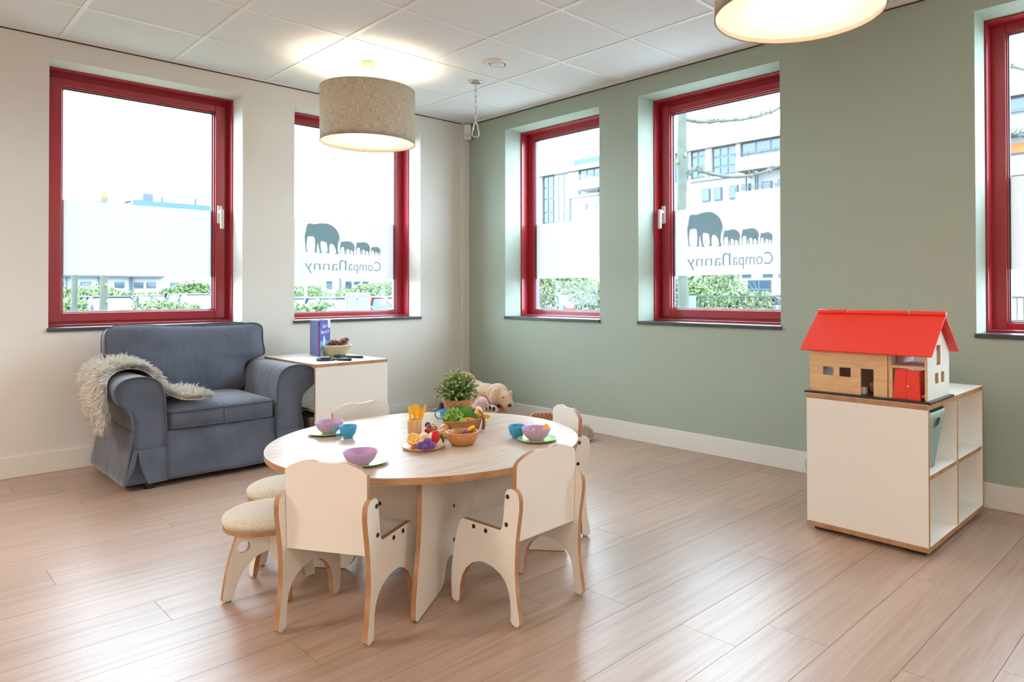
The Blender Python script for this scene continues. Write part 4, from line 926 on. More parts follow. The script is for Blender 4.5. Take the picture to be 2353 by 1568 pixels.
# ------------------------------------------------------------------ sheepskin over the armchair's left arm
PTS = [(-2.944,.35,-.80,-.64), (-2.944,.43,-.80,-.48), (-2.942,.52,-.76,-.36), (-2.918,.595,-.68,-.24), (-2.84,.632,-.62,-.16), (-2.75,.622,-.62,-.16), (-2.697,.575,-.65,-.20), (-2.667,.505,-.72,-.28), (-2.60,.462,-.80,-.36), (-2.515,.452,-.82,-.46), (-2.47,.449,-.78,-.56)]
sx_ = [Vector((a, b, 0)) for a, b, _, _ in PTS]; cf = spline(sx_, 4); yf = [p.x for p in spline([(c_, 0) for _, _, c_, _ in PTS], 4)]; yb = [p.x for p in spline([(d_, 0) for _, _, _, d_ in PTS], 4)]
org = Vector((-2.84, -.4, .0)); NV = 14; mb = MB(); grid = []
for i, p in enumerate(cf):
    tg = (cf[min(i+1, len(cf)-1)]-cf[max(i-1, 0)]).normalized(); nr_ = Vector((-tg.y, 0, tg.x)); row = []
    for k in range(NV+1):
        f = k/NV; e = math.sin(PI*f)**.5; row.append((Vector((p.x, yf[i]+(yb[i]-yf[i])*f, p.y))+nr_*(.004+.010*e)-org, nr_, Vector((tg.x, 0, tg.y))))
    grid.append(row)
V_ = [[mb.bm.verts.new(q[0]) for q in r] for r in grid]
for a, b in zip(V_[:-1], V_[1:]):
    for k in range(NV): f = mb.bm.faces.new((a[k], a[k+1], b[k+1], b[k])); f.smooth = True
M['skin'] = mat('sheep_hide', (250, 246, 236), .9); M['fur'] = translucent('cream_wool', (255, 253, 248), .5)
sk = mb.build('sheepskin', M['skin']); sk.location = org; sd = sk.modifiers.new('th', 'SOLIDIFY'); sd.thickness = .004
tag(sk, 'shaggy cream sheepskin draped over the armchair\'s left arm', 'rug')
def fur(name, samples, m, parent, r0=.0016, droop=.55):
    vs_, fs = [], []
    for p, n, L_, side in samples:
        s_ = n.cross(Vector((random.uniform(-1, 1), random.uniform(-1, 1), random.uniform(-1, 1)))).normalized(); t_ = n.cross(s_)
        d = (n+side).normalized(); q1 = p+d*L_*.45; q2 = q1+(d+Vector((0, 0, -droop))).normalized()*L_*.35; q3 = q2+(d+Vector((0, 0, -1.6*droop))).normalized()*L_*.3
        b0 = len(vs_)
        for c_, r_ in ((p, r0), (q1, r0*1.1), (q2, r0*.8)):
            for a in (0, 2.094, 4.189): vs_.append(c_+(s_*math.cos(a)+t_*math.sin(a))*r_)
        vs_.append(q3)
        for j in (0, 3):
            for k in range(3): fs.append((b0+j+k, b0+j+(k+1) % 3, b0+j+3+(k+1) % 3, b0+j+3+k))
        for k in range(3): fs.append((b0+6+k, b0+6+(k+1) % 3, b0+9))
    me = bpy.data.meshes.new(name); me.from_pydata(vs_, [], fs); me.update()
    o = ob(name, me, m, parent, smooth=True); o['kind'] = 'stuff'; return o
S = []
for _ in range(15000):
    i = random.randrange(len(grid)-1); k = random.randrange(NV); u, v_ = random.random(), random.random()
    if random.random() < .3: k, v_ = random.choice(((0, v_*.4), (NV-1, 1-v_*.4)))
    a, b, c_, d_ = grid[i][k], grid[i][k+1], grid[i+1][k], grid[i+1][k+1]
    p = a[0].lerp(b[0], v_).lerp(c_[0].lerp(d_[0], v_), u); f = (k+v_)/NV
    lump = noise.noise(p*22)*1.4; edge = (f-.5)*2; ends = 1 if i > len(grid)-5 else (-1 if i < 4 else 0)
    side = Vector((0, edge*abs(edge)*1.1, 0))+a[2]*(.35*(1 if i > 14 else -1)+.8*ends)+Vector((random.gauss(0, .25)+lump*.6, random.gauss(0, .25)-lump*.5, random.gauss(0, .2)))
    S.append((p, a[1], .050*random.uniform(.7, 1.25)*(1+.4*lump), side))
fur('wool', S, M['fur'], sk, .0034, .4)

# ------------------------------------------------------------------ on the left cabinet: book, pine cone basket, magnifiers
HC = .607
M['book_blue'] = mat('book_night_blue', (84, 92, 176), .4, var=.25, vscale=14); M['book_back'] = mat('book_dusk_blue', (98, 112, 158), .4, var=.12, vscale=9); M['book_ice'] = mat('book_ice_blue', (110, 176, 226), .4, var=.35, vscale=30); M['book_white'] = mat('book_white_print', (238, 242, 250), .5); M['book_spine'] = mat('book_purple_spine', (92, 52, 130), .4); M['pinkink'] = mat('pink_print', (226, 92, 150), .5); M['paper'] = mat('paper', (240, 236, 226), .8)
bkO = empty('picture_book', (-1.612, -.412, HC), 0, 'blue picture book with a snowy night cover standing half open', 'book')
HB_ = .252
def cover(ang, W_, name, m):
    d = Vector((math.cos(ang), math.sin(ang), 0)); o = MB().box((0, 0, -.0015), (W_, HB_, .0015)).build(name, m, bkO, bev=.0006); o.matrix_local = frame((0, 0, 0), d, (0, 0, 1)); return o
aL = math.radians(82); aR = math.radians(44)
cl = cover(aL, .208, 'back_cover', M['book_back']); cr = cover(aR, .208, 'front_cover', M['book_blue'])
def deco(par, pts_, m, nm, z=.0019, z2=None):
    mb = MB(); mb.prism(pts_, min(z, z-.0006), max(z, z-.0006)); return mb.build(nm, m, par)
# the front cover's seen side is its local +z side (towards the camera)
sg = 1
def fz(v): return v
wave = [(0, 0), (.208, 0), (.208, .108)]+[(x*.208/12, .104+.008*math.sin(x*1.1)) for x in range(11, 0, -1)]+[(0, .10)]
for cv, s_ in ((cr, 1), (cl, 1)): deco(cv, wave, M['book_ice'], 'ice_landscape', .0021)
deco(cr, [(.03, .0), (.13, .0), (.118, .06), (.105, .12), (.092, .142), (.080, .142), (.066, .12), (.055, .06)], M['book_white'], 'white_bear_shape', .0027)
deco(cr, [(.160, .210), (.168, .195), (.185, .190), (.200, .196), (.208, .210), (.208, .252), (.158, .252)], M['book_white'], 'moon_shape', .0027)
for k in range(9): deco(cl, [(.03+.016*k, .012+.01*(k % 3)), (.05+.016*k, .02+.01*(k % 2)), (.042+.016*k, .05+.008*(k % 4)), (.032+.016*k, .04)], M['book_white'], 'snow_shape', .0027)
mb = MB()
for k in range(60): x, y_ = random.uniform(.01, .195), random.uniform(.125, .245); mb.prism([(x+.0016*math.cos(a), y_+.0016*math.sin(a)) for a in (0, 1.57, 3.14, 4.71)], .0016, .0024)
mb.build('snow_dots', M['book_white'], cr)['kind'] = 'stuff'
def flat_text(body, w_, hgt, m, par, Mx, nm='title', off=0):
    me = text_mesh(body, w_, hgt, 1, off)
    for v in me.vertices: v.co.z *= .08
    o = ob(nm, me, m, par); o.matrix_local = Mx; return o
flat_text("Beer's", .088, .040, M['book_white'], cr, Matrix.Translation((.058, .198, .0024)))
flat_text("Magische M", .15, .030, M['book_white'], cr, Matrix.Translation((.026, .160, .0024)), off=.008)
flat_text("BEER", .030, .012, M['book_white'], cl, Matrix.Translation((.085, .214, .0024)))
mb = MB()
for k in range(7): mb.box((.05+.003*k, .170-.009*k, .0016), (.15-.001*k, .173-.009*k, .0022))
mb.build('blurb_lines', M['book_white'], cl)['kind'] = 'stuff'
sp = MB().box((-.008, -.006, 0), (.004, .006, HB_)).build('spine', M['book_spine'], bkO, bev=.002)
flat_text("Beer's Magische", .16, .008, M['pinkink'], sp, frame((.0, -.0064, .05), (0, 0, 1), Vector((-1, -.0, 0))), 'spine_title')
for k, aa in enumerate((50, 58, 66, 74)):
    d = Vector((math.cos(math.radians(aa)), math.sin(math.radians(aa)), 0)); o = MB().box((.004, .004, -.0006), (.200, HB_-.004, .0006)).build('page', M['paper'], bkO); o.matrix_local = frame((0, 0, 0), d, (0, 0, 1))
M['cane'] = mat('pale_cane', (234, 218, 186), .7, bump=.8, bscale=300, stretch=(1, 1, 2.5)); M['cone'] = mat('pine_cone_brown', (118, 72, 54), .65, var=.35, vscale=60); M['cone2'] = mat('pine_cone_light', (176, 124, 92), .6)
wb = empty('wicker_basket', (-1.468, -.372, HC), 0, 'small pale wicker basket with two pine cones on the white cabinet', 'basket')
NS = 44
for k in range(NS):
    a = 2*PI*k/NS; MB().tube([(.066*math.cos(a), .066*math.sin(a), .003), (.084*math.cos(a), .084*math.sin(a), .034), (.103*math.cos(a), .103*math.sin(a), .066)], .0028, 5).build('upright_cane', M['cane'], wb)
for q in range(11):
    z = .005+.0055*q; rr_ = .067+.036*(z/.064); ph = q*PI
    MB().tube([((rr_+.0028*math.cos(a*PI/72*NS+ph))*math.cos(a*2*PI/144), (rr_+.0028*math.cos(a*PI/72*NS+ph))*math.sin(a*2*PI/144), z) for a in range(144)], .0030, 5, closed=True).build('woven_cane', M['cane'], wb)
MB().tube([(.106*math.cos(a*PI/30), .106*math.sin(a*PI/30), .069) for a in range(60)], .0062, 8, closed=True).build('rim', M['cane'], wb)
MB().lathe([(0, .001), (.066, .001), (.066, .004), (0, .004)], 40).build('basket_floor', M['cane'], wb)
def cone(base, tip, r_, label):
    base, tip = Vector(base), Vector(tip); d = (tip-base); L_ = d.length; d.normalize(); Rm = d.to_track_quat('Z', 'Y').to_matrix()
    t = empty('pine_cone', base, 0, label, 'pine cone', 'pine cones in the basket')
    MB().lathe([(0, 0), (r_*.4, .006), (r_*.42, L_*.5), (r_*.2, L_*.9), (0, L_)], 16, R=Rm).build('core', M['cone'], t)
    for k in range(66):
        f = k/66; a = k*2.39996; rr_ = r_*math.sin(PI*(.12+.80*f))**.8; z = L_*(.04+.92*f)
        e = Matrix.Rotation(a, 3, 'Z'); tipv = Vector((rr_, 0, z+.006)); w_ = .0075*(1-.3*f)
        P_ = [Vector((r_*.3, -w_*.5, z-.004)), Vector((rr_*.8, -w_, z+.001)), tipv, Vector((rr_*.8, w_, z+.001)), Vector((r_*.3, w_*.5, z-.004))]
        mb = MB(); lo = [Rm @ (e @ p) for p in P_]; hi = [Rm @ (e @ (p+Vector((0, 0, .0028)))) for p in P_]
        mb._new(lo+hi, [(4, 3, 2, 1, 0), (5, 6, 7, 8, 9)]+[(j, (j+1) % 5, 5+(j+1) % 5, 5+j) for j in range(5)]); mb.build('cone_scale', M['cone'] if k % 3 else M['cone2'], t)
B0 = Vector((-1.468, -.372, HC))
cone(B0-R3*.058+Vector((0, 0, .062))-F3*.01, B0+R3*.014+Vector((0, 0, .094))+F3*.004, .034, 'pine cone lying at the left in the wicker basket')
cone(B0+R3*.008+Vector((0, 0, .058))-F3*.012, B0+R3*.092+Vector((0, 0, .118))-F3*.004, .032, 'pine cone pointing up to the right in the basket')
M['lens'] = glassmat(); M['lens'].name = 'magnifier_lens'
def magnifier(c_, h_, z, r_, label):
    t = empty('magnifying_glass', (c_[0], c_[1], HC+z), 0, label, 'magnifier', 'black magnifying glasses')
    d = Vector((h_[0]-c_[0], h_[1]-c_[1], 0)); L_ = d.length; d.normalize()
    MB().lathe([(r_, 0), (r_, .016), (r_-.003, .016), (r_-.005, .008), (r_-.003, 0), (r_, 0)], 56).build('lens_ring', M['black_plastic'], t)
    MB().lathe([(0, .005), (r_-.006, .007), (r_-.006, .009), (0, .0115)], 40).build('lens', M['lens'], t)
    MB().tube([d*(r_-.001)+Vector((0, 0, .008)), d*(r_+.018)+Vector((0, 0, .008))], [.0055, .004], 10).build('neck', M['black_plastic'], t)
    MB().tube([d*(r_+.014)+Vector((0, 0, .0085)), d*(r_+.030)+Vector((0, 0, .0085)), d*L_+Vector((0, 0, .0085))], [.006, .0085, .0088], 14).build('handle', M['black_plastic'], t)
magnifier((-1.705, -.700), (-1.603, -.852), 0, .058, 'black magnifying glass nearest the cabinet\'s front edge')
magnifier((-1.552, -.560), (-1.462, -.745), 0, .052, 'black magnifying glass in front of the wicker basket, behind the other')

# ------------------------------------------------------------------ dollhouse on the right cabinet
M['dwood'] = wood('birch_ply', (226, 186, 140), (206, 160, 112), .45, (1, 1, 9), 7, False, .02, .6); M['dwhite'] = mat('whitewashed_ply', (228, 226, 216), .6, var=.05, vscale=14); M['roofred'] = mat('bright_red_lacquer', (236, 58, 42), .32); M['blackbase'] = mat('black_lacquer', (40, 38, 38), .3); M['pinkd'] = mat('pink_lacquer', (232, 130, 160), .4)
dh = empty('dollhouse', (-.717, -3.912, HC), 0, 'wooden dollhouse with a bright red roof on the white shelf cabinet', 'dollhouse')
O = Vector((-.717, -3.912, HC))
def dbox(nm, a, b, m, bev=.0015, par=None):
    a = Vector(a)-O; b = Vector(b)-O; lo = [min(p, q) for p, q in zip(a, b)]; hi = [max(p, q) for p, q in zip(a, b)]
    return MB().box(lo, hi).build(nm, M[m], par or dh, bev=bev)
dbox('base_board', (-.888, -4.178, HC), (-.575, -3.648, .617), 'blackbase', .002)
XF, XB = -.862, -.578; ZE = .797
def panel_with_holes(nm, plane, c0, th_, u0, u1, z0, z1, holes, m):
    """rectangular panel with cut-out openings, made of strips (one mesh)"""
    us = sorted({u0, u1}|{h for q in holes for h in q[:2]}); zs = sorted({z0, z1}|{h for q in holes for h in q[2:]})
    mb = MB()
    grid_ = {}
    for i in range(len(us)-1):
        for j in range(len(zs)-1):
            um, zm = (us[i]+us[i+1])/2, (zs[j]+zs[j+1])/2
            grid_[i, j] = not any(q[0] < um < q[1] and q[2] < zm < q[3] for q in holes)
    vv = {}
    def V(u, d, z):
        k = (round(u, 5), d, round(z, 5))
        if k not in vv: vv[k] = mb.bm.verts.new((Vector((c0+d*th_, u, z)) if plane == 'x' else Vector((u, c0+d*th_, z)))-O)
        return vv[k]
    for (i, j), on in grid_.items():
        if not on: continue
        a, b, c_, d_ = us[i], us[i+1], zs[j], zs[j+1]
        for s_ in (0, 1): mb.bm.faces.new([V(a, s_, c_), V(b, s_, c_), V(b, s_, d_), V(a, s_, d_)])
        for (di, dj, p, q) in ((-1, 0, (a, c_), (a, d_)), (1, 0, (b, c_), (b, d_)), (0, -1, (a, c_), (b, c_)), (0, 1, (a, d_), (b, d_))):
            if not grid_.get((i+di, j+dj), False): mb.bm.faces.new([V(p[0], 0, p[1]), V(q[0], 0, q[1]), V(q[0], 1, q[1]), V(p[0], 1, p[1])])
    return mb.build(nm, M[m], dh)
panel_with_holes('front_wall', 'x', XF-.006, .008, -4.004, -3.672, .617, .795, [(-3.774, -3.727, .691, .728), (-3.851, -3.800, .689, .729), (-3.948, -3.893, .617, .730)], 'dwood')
panel_with_holes('rear_wall', 'x', XB-.008, .008, -4.004, -3.672, .617, .795, [(-3.80, -3.74, .70, .75), (-3.95, -3.86, .69, .75)], 'dwhite')
dbox('side_wall', (XF-.002, -3.672, .617), (XB, -3.664, .80), 'dwood')
# pentagon gables: far left one plain, inner one, and the right gable with windows
def gable(nm, y_, th_, holes, m, zt=.925):
    mb = MB(); R_ = frame(Vector((0, y_, 0))-Vector((0, O.y, 0)), (1, 0, 0), (0, 0, 1))
    xc = (XF+XB)/2; x0, x1 = XF-O.x, XB-O.x; z0 = .617-HC; ze = .80-HC; zt -= HC; xm = xc-O.x
    outline = [(x0, z0), (x1, z0), (x1, ze), (xm+.006, zt), (xm-.006, zt), (x0, ze)]
    if not holes: mb.prism(outline, -th_/2, th_/2, R_)
    else:
        loops = []
        hs = [[(a-O.x, c_-HC), (b-O.x, c_-HC), (b-O.x, d_-HC), (a-O.x, d_-HC)] for a, b, c_, d_ in holes]
        allp = [outline]+[h[::-1] for h in hs]; flat = [p for l in allp for p in l]
        tr = tessellate_polygon([[Vector((p[0], p[1], 0)) for p in l] for l in allp])
        A = [mb.bm.verts.new(R_ @ Vector((p[0], p[1], th_/2))) for p in flat]; B = [mb.bm.verts.new(R_ @ Vector((p[0], p[1], -th_/2))) for p in flat]
        for t_ in tr:
            try: mb.bm.faces.new([A[i] for i in t_]); mb.bm.faces.new([B[i] for i in reversed(t_)])
            except ValueError: pass
        k0 = 0
        for l in allp:
            n = len(l)
            for i in range(n): f = mb.bm.faces.new((A[k0+i], A[k0+(i+1) % n], B[k0+(i+1) % n], B[k0+i])); f.material_index = 1
            k0 += n
    return mb.build(nm, [M[m], M['dwood']], dh)
gable('right_gable', -4.154, .008, [(-.745, -.695, .753, .836), (-.767, -.723, .678, .722), (-.690, -.648, .677, .722)], 'dwhite')
gable('partition', -4.010, .008, [(-.80, -.775, .757, .79)], 'dwhite')
gable('left_gable', -3.676, .006, [], 'dwhite')
dbox('upper_floor', (XF-.004, -4.150, .743), (XB, -4.014, .751), 'dwood'); dbox('upper_floor_cover', (XF+.004, -4.149, .7511), (XB, -4.015, .753), 'dwhite', 0)
dbox('post', (XF-.006, -4.024, .617), (XF+.006, -4.012, .743), 'dwood')
dbox('post', (XF-.006, -4.158, .617), (XF+.004, -4.150, .80), 'dwood')
# red wardrobe-like double door
mb = MB(); R_ = frame(Vector((XF-.002, 0, 0))-Vector((O.x, O.y, HC)), (0, -1, 0), (0, 0, 1))
mb.prism([(4.026, .617), (4.078, .617), (4.078, .741), (4.036, .741)], -.003, .003, R_); mb.build('red_door', M['roofred'], dh, bev=.001)
mb = MB(); mb.prism([(4.0795, .617), (4.134, .617), (4.126, .736), (4.0795, .741)], -.003, .003, R_); rdoor = mb.build('red_door', M['roofred'], dh, bev=.001)
MB().ball((XF-.008-O.x, -4.086-O.y, .672-HC), .004, 2).build('door_knob', M['dwhite'], rdoor)
dbox('wardrobe_side', (XF+.001, -4.130, .617), (XF+.07, -4.126, .735), 'roofred', 0)
dbox('pink_shelf', (XF+.01, -4.146, .628), (XF+.08, -4.134, .640), 'pinkd', 0)
# toy furniture seen through the door
for nm, a, b in (('toy_armchair', (-.845, -3.905, .617), (-.815, -3.882, .648)), ('toy_armchair', (-.80, -3.950, .617), (-.77, -3.922, .652)), ('toy_sofa', (-.74, -3.94, .617), (-.70, -3.88, .655))):
    dbox(nm, a, b, 'dwood' if 'sofa' in nm else 'dwhite', .003)
# roof slabs, inclined
ridge = Vector((-.717, 0, .957)); 
for nm, ex in (('roof_panel', -.897), ('roof_panel', -.537)):
    ez = .799; d = Vector((ex-ridge.x, 0, ez-ridge.z)); L_ = d.length; d.normalize()
    mb = MB(); mb.box((0, -.276, -.003), (L_, .276, .003)); o = mb.build(nm, M['roofred'], dh, bev=.001); yv = Vector((0, 1, 0)); o.matrix_local = frame(Vector((ridge.x, -3.910, ridge.z))-O, d, yv if ex < -.7 else yv)
for a, b in ((-3.640, -3.776), (-3.784, -4.040), (-4.048, -4.188)):
    MB().tube([(0, a-O.y+.001, .966-HC), (0, b-O.y, .966-HC)], .0105, 16).build('ridge_rod', M['roofred'], dh, bev=.0012)
for a in (-3.780, -4.044): MB().tube([(0, a-O.y+.006, .966-HC), (0, a-O.y-.006, .966-HC)], .0075, 12).build('ridge_hinge', M['dwood'], dh)

# ------------------------------------------------------------------ soft toys in the corner
def W(px, py, D): return CAM+fw*D+r2*((px-PX)/F*D)-u2*((py-PY)/F*D)
def plush(nm, rgb, var=.18): return mat(nm, rgb, .95, bump=.9, bscale=140, var=var, vscale=60, sheen=.5)
M['dogfur'] = plush('beige_plush', (206, 174, 146)); M['dogfur2'] = plush('light_beige_plush', (218, 190, 164)); M['ginger'] = plush('ginger_plush', (186, 134, 98)); M['pinkfur'] = plush('dusty_pink_plush', (206, 168, 172)); M['blackfur'] = plush('black_plush', (44, 38, 38)); M['tongue'] = mat('red_tongue_felt', (206, 72, 56), .9); M['eye'] = mat('black_bead', (20, 18, 20), .12); M['creamfur'] = plush('cream_plush', (226, 212, 186))
D0_ = 5.35; hd = W(1143, 908, D0_)
dg = empty('plush_dog', (hd.x-.05, hd.y+.05, 0), 0, 'large beige plush dog with floppy ears slumped in the corner', 'soft toy'); dO = Vector(dg.location)
def wr(px, py, D): return W(px, py, D)-dO
blob('body', [(wr(1143, 903, D0_), (.088, .088, .075)), (wr(1146, 912, D0_-.02), (.082, .08, .08)), (wr(1160, 918, D0_-.06), (.058, .058, .062)), (wr(1167, 928, D0_-.08), (.050, .045, .040)), (wr(1112, 905, D0_+.14), (.12, .13, .085)), (wr(1085, 905, D0_+.28), (.14, .14, .115)), (wr(1095, 935, D0_+.2), (.15, .14, .09)), (wr(1150, 940, D0_+.05), (.06, .06, .05)), (wr(1130, 945, D0_+.0), (.08, .07, .05))], .009, M['dogfur'], dg, 5)
R_e = Matrix.Rotation(math.radians(12), 3, Vector((fw.x, fw.y, 0)))
for px, py, D, r_ in ((1135, 910, D0_-.085, (.034, .030, .066)), (1172, 907, D0_+.02, (.020, .024, .034))):
    o = MB().ball((0, 0, 0), r_, 3, R_e).build('ear', M['dogfur2'], dg); o.location = wr(px, py, D)
MB().ball((0, 0, 0), (.0165, .012, .0125), 3).build('nose', M['eye'], dg).location = wr(1171, 932, D0_-.125)
MB().ball((0, 0, 0), (.020, .02, .020), 3).build('mouth', M['blackfur'], dg).location = wr(1146.5, 933, D0_-.075)
MB().ball((0, 0, 0), (.010, .012, .023), 3).build('tongue', M['tongue'], dg).location = wr(1153.5, 939, D0_-.10)
MB().ball((0, 0, 0), (.009, .008, .0055), 2).build('eye', M['eye'], dg).location = wr(1156.5, 914, D0_-.108)
for px, py, a in ((1131, 944, 0), ):
    o = MB().ball((0, 0, 0), (.05, .045, .042), 3).build('paw', M['dogfur2'], dg); o.location = wr(px, py, D0_-.12)
    for q, (x_, y2) in enumerate(((1117, 940), (1126, 938), (1135, 940))): MB().ball((0, 0, 0), (.013, .011, .018), 2).build('paw_pad', M['blackfur'], o).location = W(x_, y2, D0_-.17)-dO-o.location
gp = W(1066, 868, 5.75); t = empty('plush_animal', (gp.x, gp.y, 0), 0, 'ginger plush animal rising behind the plant in the corner', 'soft toy')
blob('body', [((0, 0, gp.z-.02), (.10, .10, .07)), ((0, 0, gp.z-.16), (.13, .12, .15)), ((0, 0, .1), (.14, .13, .10))], .012, M['ginger'], t, 5)
dp = W(1017, 935, 5.45); t2_ = MB().ball((0, 0, 0), (.030, .03, .042), 3).build('dark_paw', M['blackfur'], t); t2_.location = Vector((dp.x-gp.x, dp.y-gp.y, dp.z))
mb = MB(); mb.tube([Vector((dp.x-gp.x, dp.y-gp.y, dp.z-.01)), Vector((0, 0, .09))], [.03, .06], 12); mb.build('leg', M['ginger'], t)
pk = W(1106, 926, 5.1); t = empty('plush_sloth', (pk.x, pk.y, pk.z-.14), 0, 'small dusty pink plush sloth lying against the beige dog', 'soft toy')
blob('body', [((0, 0, .14), (.05, .05, .046)), (R3*.030+Vector((0, 0, .128)), (.030, .030, .028)), (R3*-.02+Vector((0, 0, .09)), (.055, .055, .06)), (R3*-.01+Vector((0, 0, .04)), (.06, .06, .045))], .006, M['pinkfur'], t, 4)
MB().ball((0, 0, 0), (.018, .012, .017), 3).build('face', M['creamfur'], t).location = R3*.040-F3*.016+Vector((0, 0, .128))
MB().ball((0, 0, 0), (.0045, .004, .0045), 2).build('eye', M['eye'], t).location = R3*.040-F3*.029+Vector((0, 0, .131))
MB().ball((0, 0, 0), (.030, .026, .026), 3).build('lilac_shirt', mat('lilac_felt', (190, 158, 206), .9), t).location = R3*-.025-F3*.03+Vector((0, 0, .085))
# quilted thing by the baseboard
M['quilt'] = mat('brown_quilted_cloth', (178, 126, 94), .85, bump=.3, bscale=200); M['whitep'] = mat('white_piping', (232, 222, 214), .8)
qp = W(1246, 958, 5.35); t = empty('quilted_pouch', (qp.x, qp.y, 0), 0, 'brown quilted pouch with white piping on the floor by the green wall', 'pouch')
Rq = frame((0, 0, .062), R3, Vector((0, 0, 1))+F3*.35); po = rrect(-.095, -.062, .095, .062, .05, 6)
mb = MB(); pillow(mb, po, .022, .022, R=Rq, side=.02, rings=6); qo = mb.build('pouch_body', M['quilt'], t)
mb = MB(); mb.tube([Rq @ Vector((x*1.01, y_*1.01, 0)) for x, y_ in po], .006, 6, closed=True); mb.build('piping', M['whitep'], t)
for k in range(-4, 5):
    for s_ in (1, -1):
        seg_ = []
        for j in range(21):
            v_ = -1+j/10; y_ = v_*.055; x = k*.030+s_*y_*.75
            if abs(x) < .088 and (abs(x)-.04)**2*(abs(x) > .04)+y_*y_ < .0030: 
                rr_ = max(abs(x)/.095, abs(y_)/.062); seg_.append(Rq @ Vector((x, y_, .0105+.022*max(0, 1-rr_**2.4)**.5)))
        if len(seg_) > 2: MB().tube(seg_, .0016, 4).build('quilting_seam', mat('dark_thread', (120, 78, 56), .9) if 'dark_thread' not in bpy.data.materials else bpy.data.materials['dark_thread'], t)
fp = W(1337, 990, 4.95); t = empty('plush_lamb', (fp.x, fp.y, 0), 0, 'fluffy cream plush lying on the floor behind the right chair', 'soft toy')
fb = MB().ball((0, 0, .045), (.06, .07, .045), 3).build('body', M['creamfur'], t)
S = []
for _ in range(1500):
    n_ = Vector((random.gauss(0, 1), random.gauss(0, 1), random.gauss(0, 1))).normalized(); p = Vector((n_.x*.058, n_.y*.068, .045+n_.z*.043)); S.append((p, n_, .022, Vector((random.gauss(0, .3),)*3)))
fur('fleece', S, M['creamfur'], t, .0018, .3)
MB().ball((0, 0, 0), (.026, .02, .016), 3).build('foot', M['pinkfur'], t).location = R3*.05-F3*.05+Vector((0, 0, .017))
# colourful low play cushion
m, t_, p_ = newmat('patchwork_print'); tc = t_.nodes.new('ShaderNodeTexCoord'); vo = t_.nodes.new('ShaderNodeTexVoronoi'); vo.inputs['Scale'].default_value = 26; t_.links.new(tc.outputs['Object'], vo.inputs['Vector'])
sp_ = t_.nodes.new('ShaderNodeSeparateColor'); t_.links.new(vo.outputs['Color'], sp_.inputs[0]); rp = ramp(t_, [(0, (40, 44, 52)), (.2, (120, 196, 190)), (.4, (236, 238, 232)), (.6, (240, 130, 60)), (.75, (236, 238, 232)), (.9, (90, 160, 150))]); rp.color_ramp.interpolation = 'CONSTANT'
t_.links.new(sp_.outputs[0], rp.inputs[0]); t_.links.new(rp.outputs[0], p_.inputs['Base Color']); p_.inputs['Roughness'].default_value = .8
mb = MB(); pillow(mb, rrect(-.27, -.16, .27, .16, .03, 4), .010, .004, z0=.035, side=.045, rings=5); o = mb.build('play_cushion', m); o.location = (-.60, -.20, 0); tag(o, 'low patchwork play cushion in teal, orange and white by the baseboard', 'cushion')

# ------------------------------------------------------------------ outside
GZ = -.55
M['asphalt'] = mat('pale_paving', (142, 142, 138), .9, var=.1, vscale=2); M['grass'] = mat('lawn', (84, 92, 76), .95, var=.2, vscale=3)
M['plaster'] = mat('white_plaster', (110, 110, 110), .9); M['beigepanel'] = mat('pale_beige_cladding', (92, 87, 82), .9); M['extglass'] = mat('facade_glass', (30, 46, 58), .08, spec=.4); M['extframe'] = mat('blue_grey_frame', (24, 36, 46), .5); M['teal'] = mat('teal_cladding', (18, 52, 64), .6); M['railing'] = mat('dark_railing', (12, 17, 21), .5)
M['roofw'] = mat('pale_roof', (110, 112, 115), .7); M['bark'] = mat('plane_tree_bark', (52, 55, 48), .9, var=.45, vscale=9, bump=.4, bscale=30); M['bud'] = mat('olive_bud', (78, 86, 48), .9); M['orange_tone'] = mat('orange_brown', (120, 72, 34), .9)
M['hedge1'] = mat('hedge_leaf', (56, 74, 30), .8, var=.3, vscale=2); M['hedge2'] = mat('hedge_young_leaf', (82, 94, 46), .8); M['hedge3'] = mat('hedge_dark_leaf', (32, 50, 24), .9)  # three leaf tones, mixed at random through each hedge
tag(MB().box((-40, .36, GZ-.1), (95, 110, GZ)).build('ground', M['asphalt']), kind='structure')
tag(MB().box((.36, -60, GZ-.1), (95, .355, GZ)).build('ground_right', M['asphalt']), kind='structure')
lw = MB().box((-30, .4, GZ), (8.5, 17.5, GZ+.03)).build('lawn', M['grass']); tag(lw, 'green strip of grass between the building and the car park', 'lawn', kind='structure')
# large white apartment building opposite the green wall, facade at x = 50
FB = 50.; fb = empty('apartment_building', (FB, 28, GZ), 0, 'large white apartment building with balconies and glazed top floor', 'building'); bO = Vector((FB, 28, GZ))
def fbx(nm, x0, x1, y0, y1, z0, z1, m, par=None, cls=None):
    a, b = (min(x0, x1), min(y0, y1), min(z0, z1)), (max(x0, x1), max(y0, y1), max(z0, z1))
    return MB().box(Vector(a)-bO, Vector(b)-bO).build(nm, M[m], par or fb)
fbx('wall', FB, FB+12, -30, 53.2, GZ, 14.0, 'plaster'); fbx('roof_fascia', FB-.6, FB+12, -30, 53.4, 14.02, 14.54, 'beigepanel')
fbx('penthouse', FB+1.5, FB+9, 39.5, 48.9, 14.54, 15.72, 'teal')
fbx('cornice', FB-.35, FB, 26.0, 32.2, 11.15, 11.4, 'plaster'); fbx('cornice', FB-.35, FB, 43.2, 48.1, 11.15, 11.4, 'plaster')
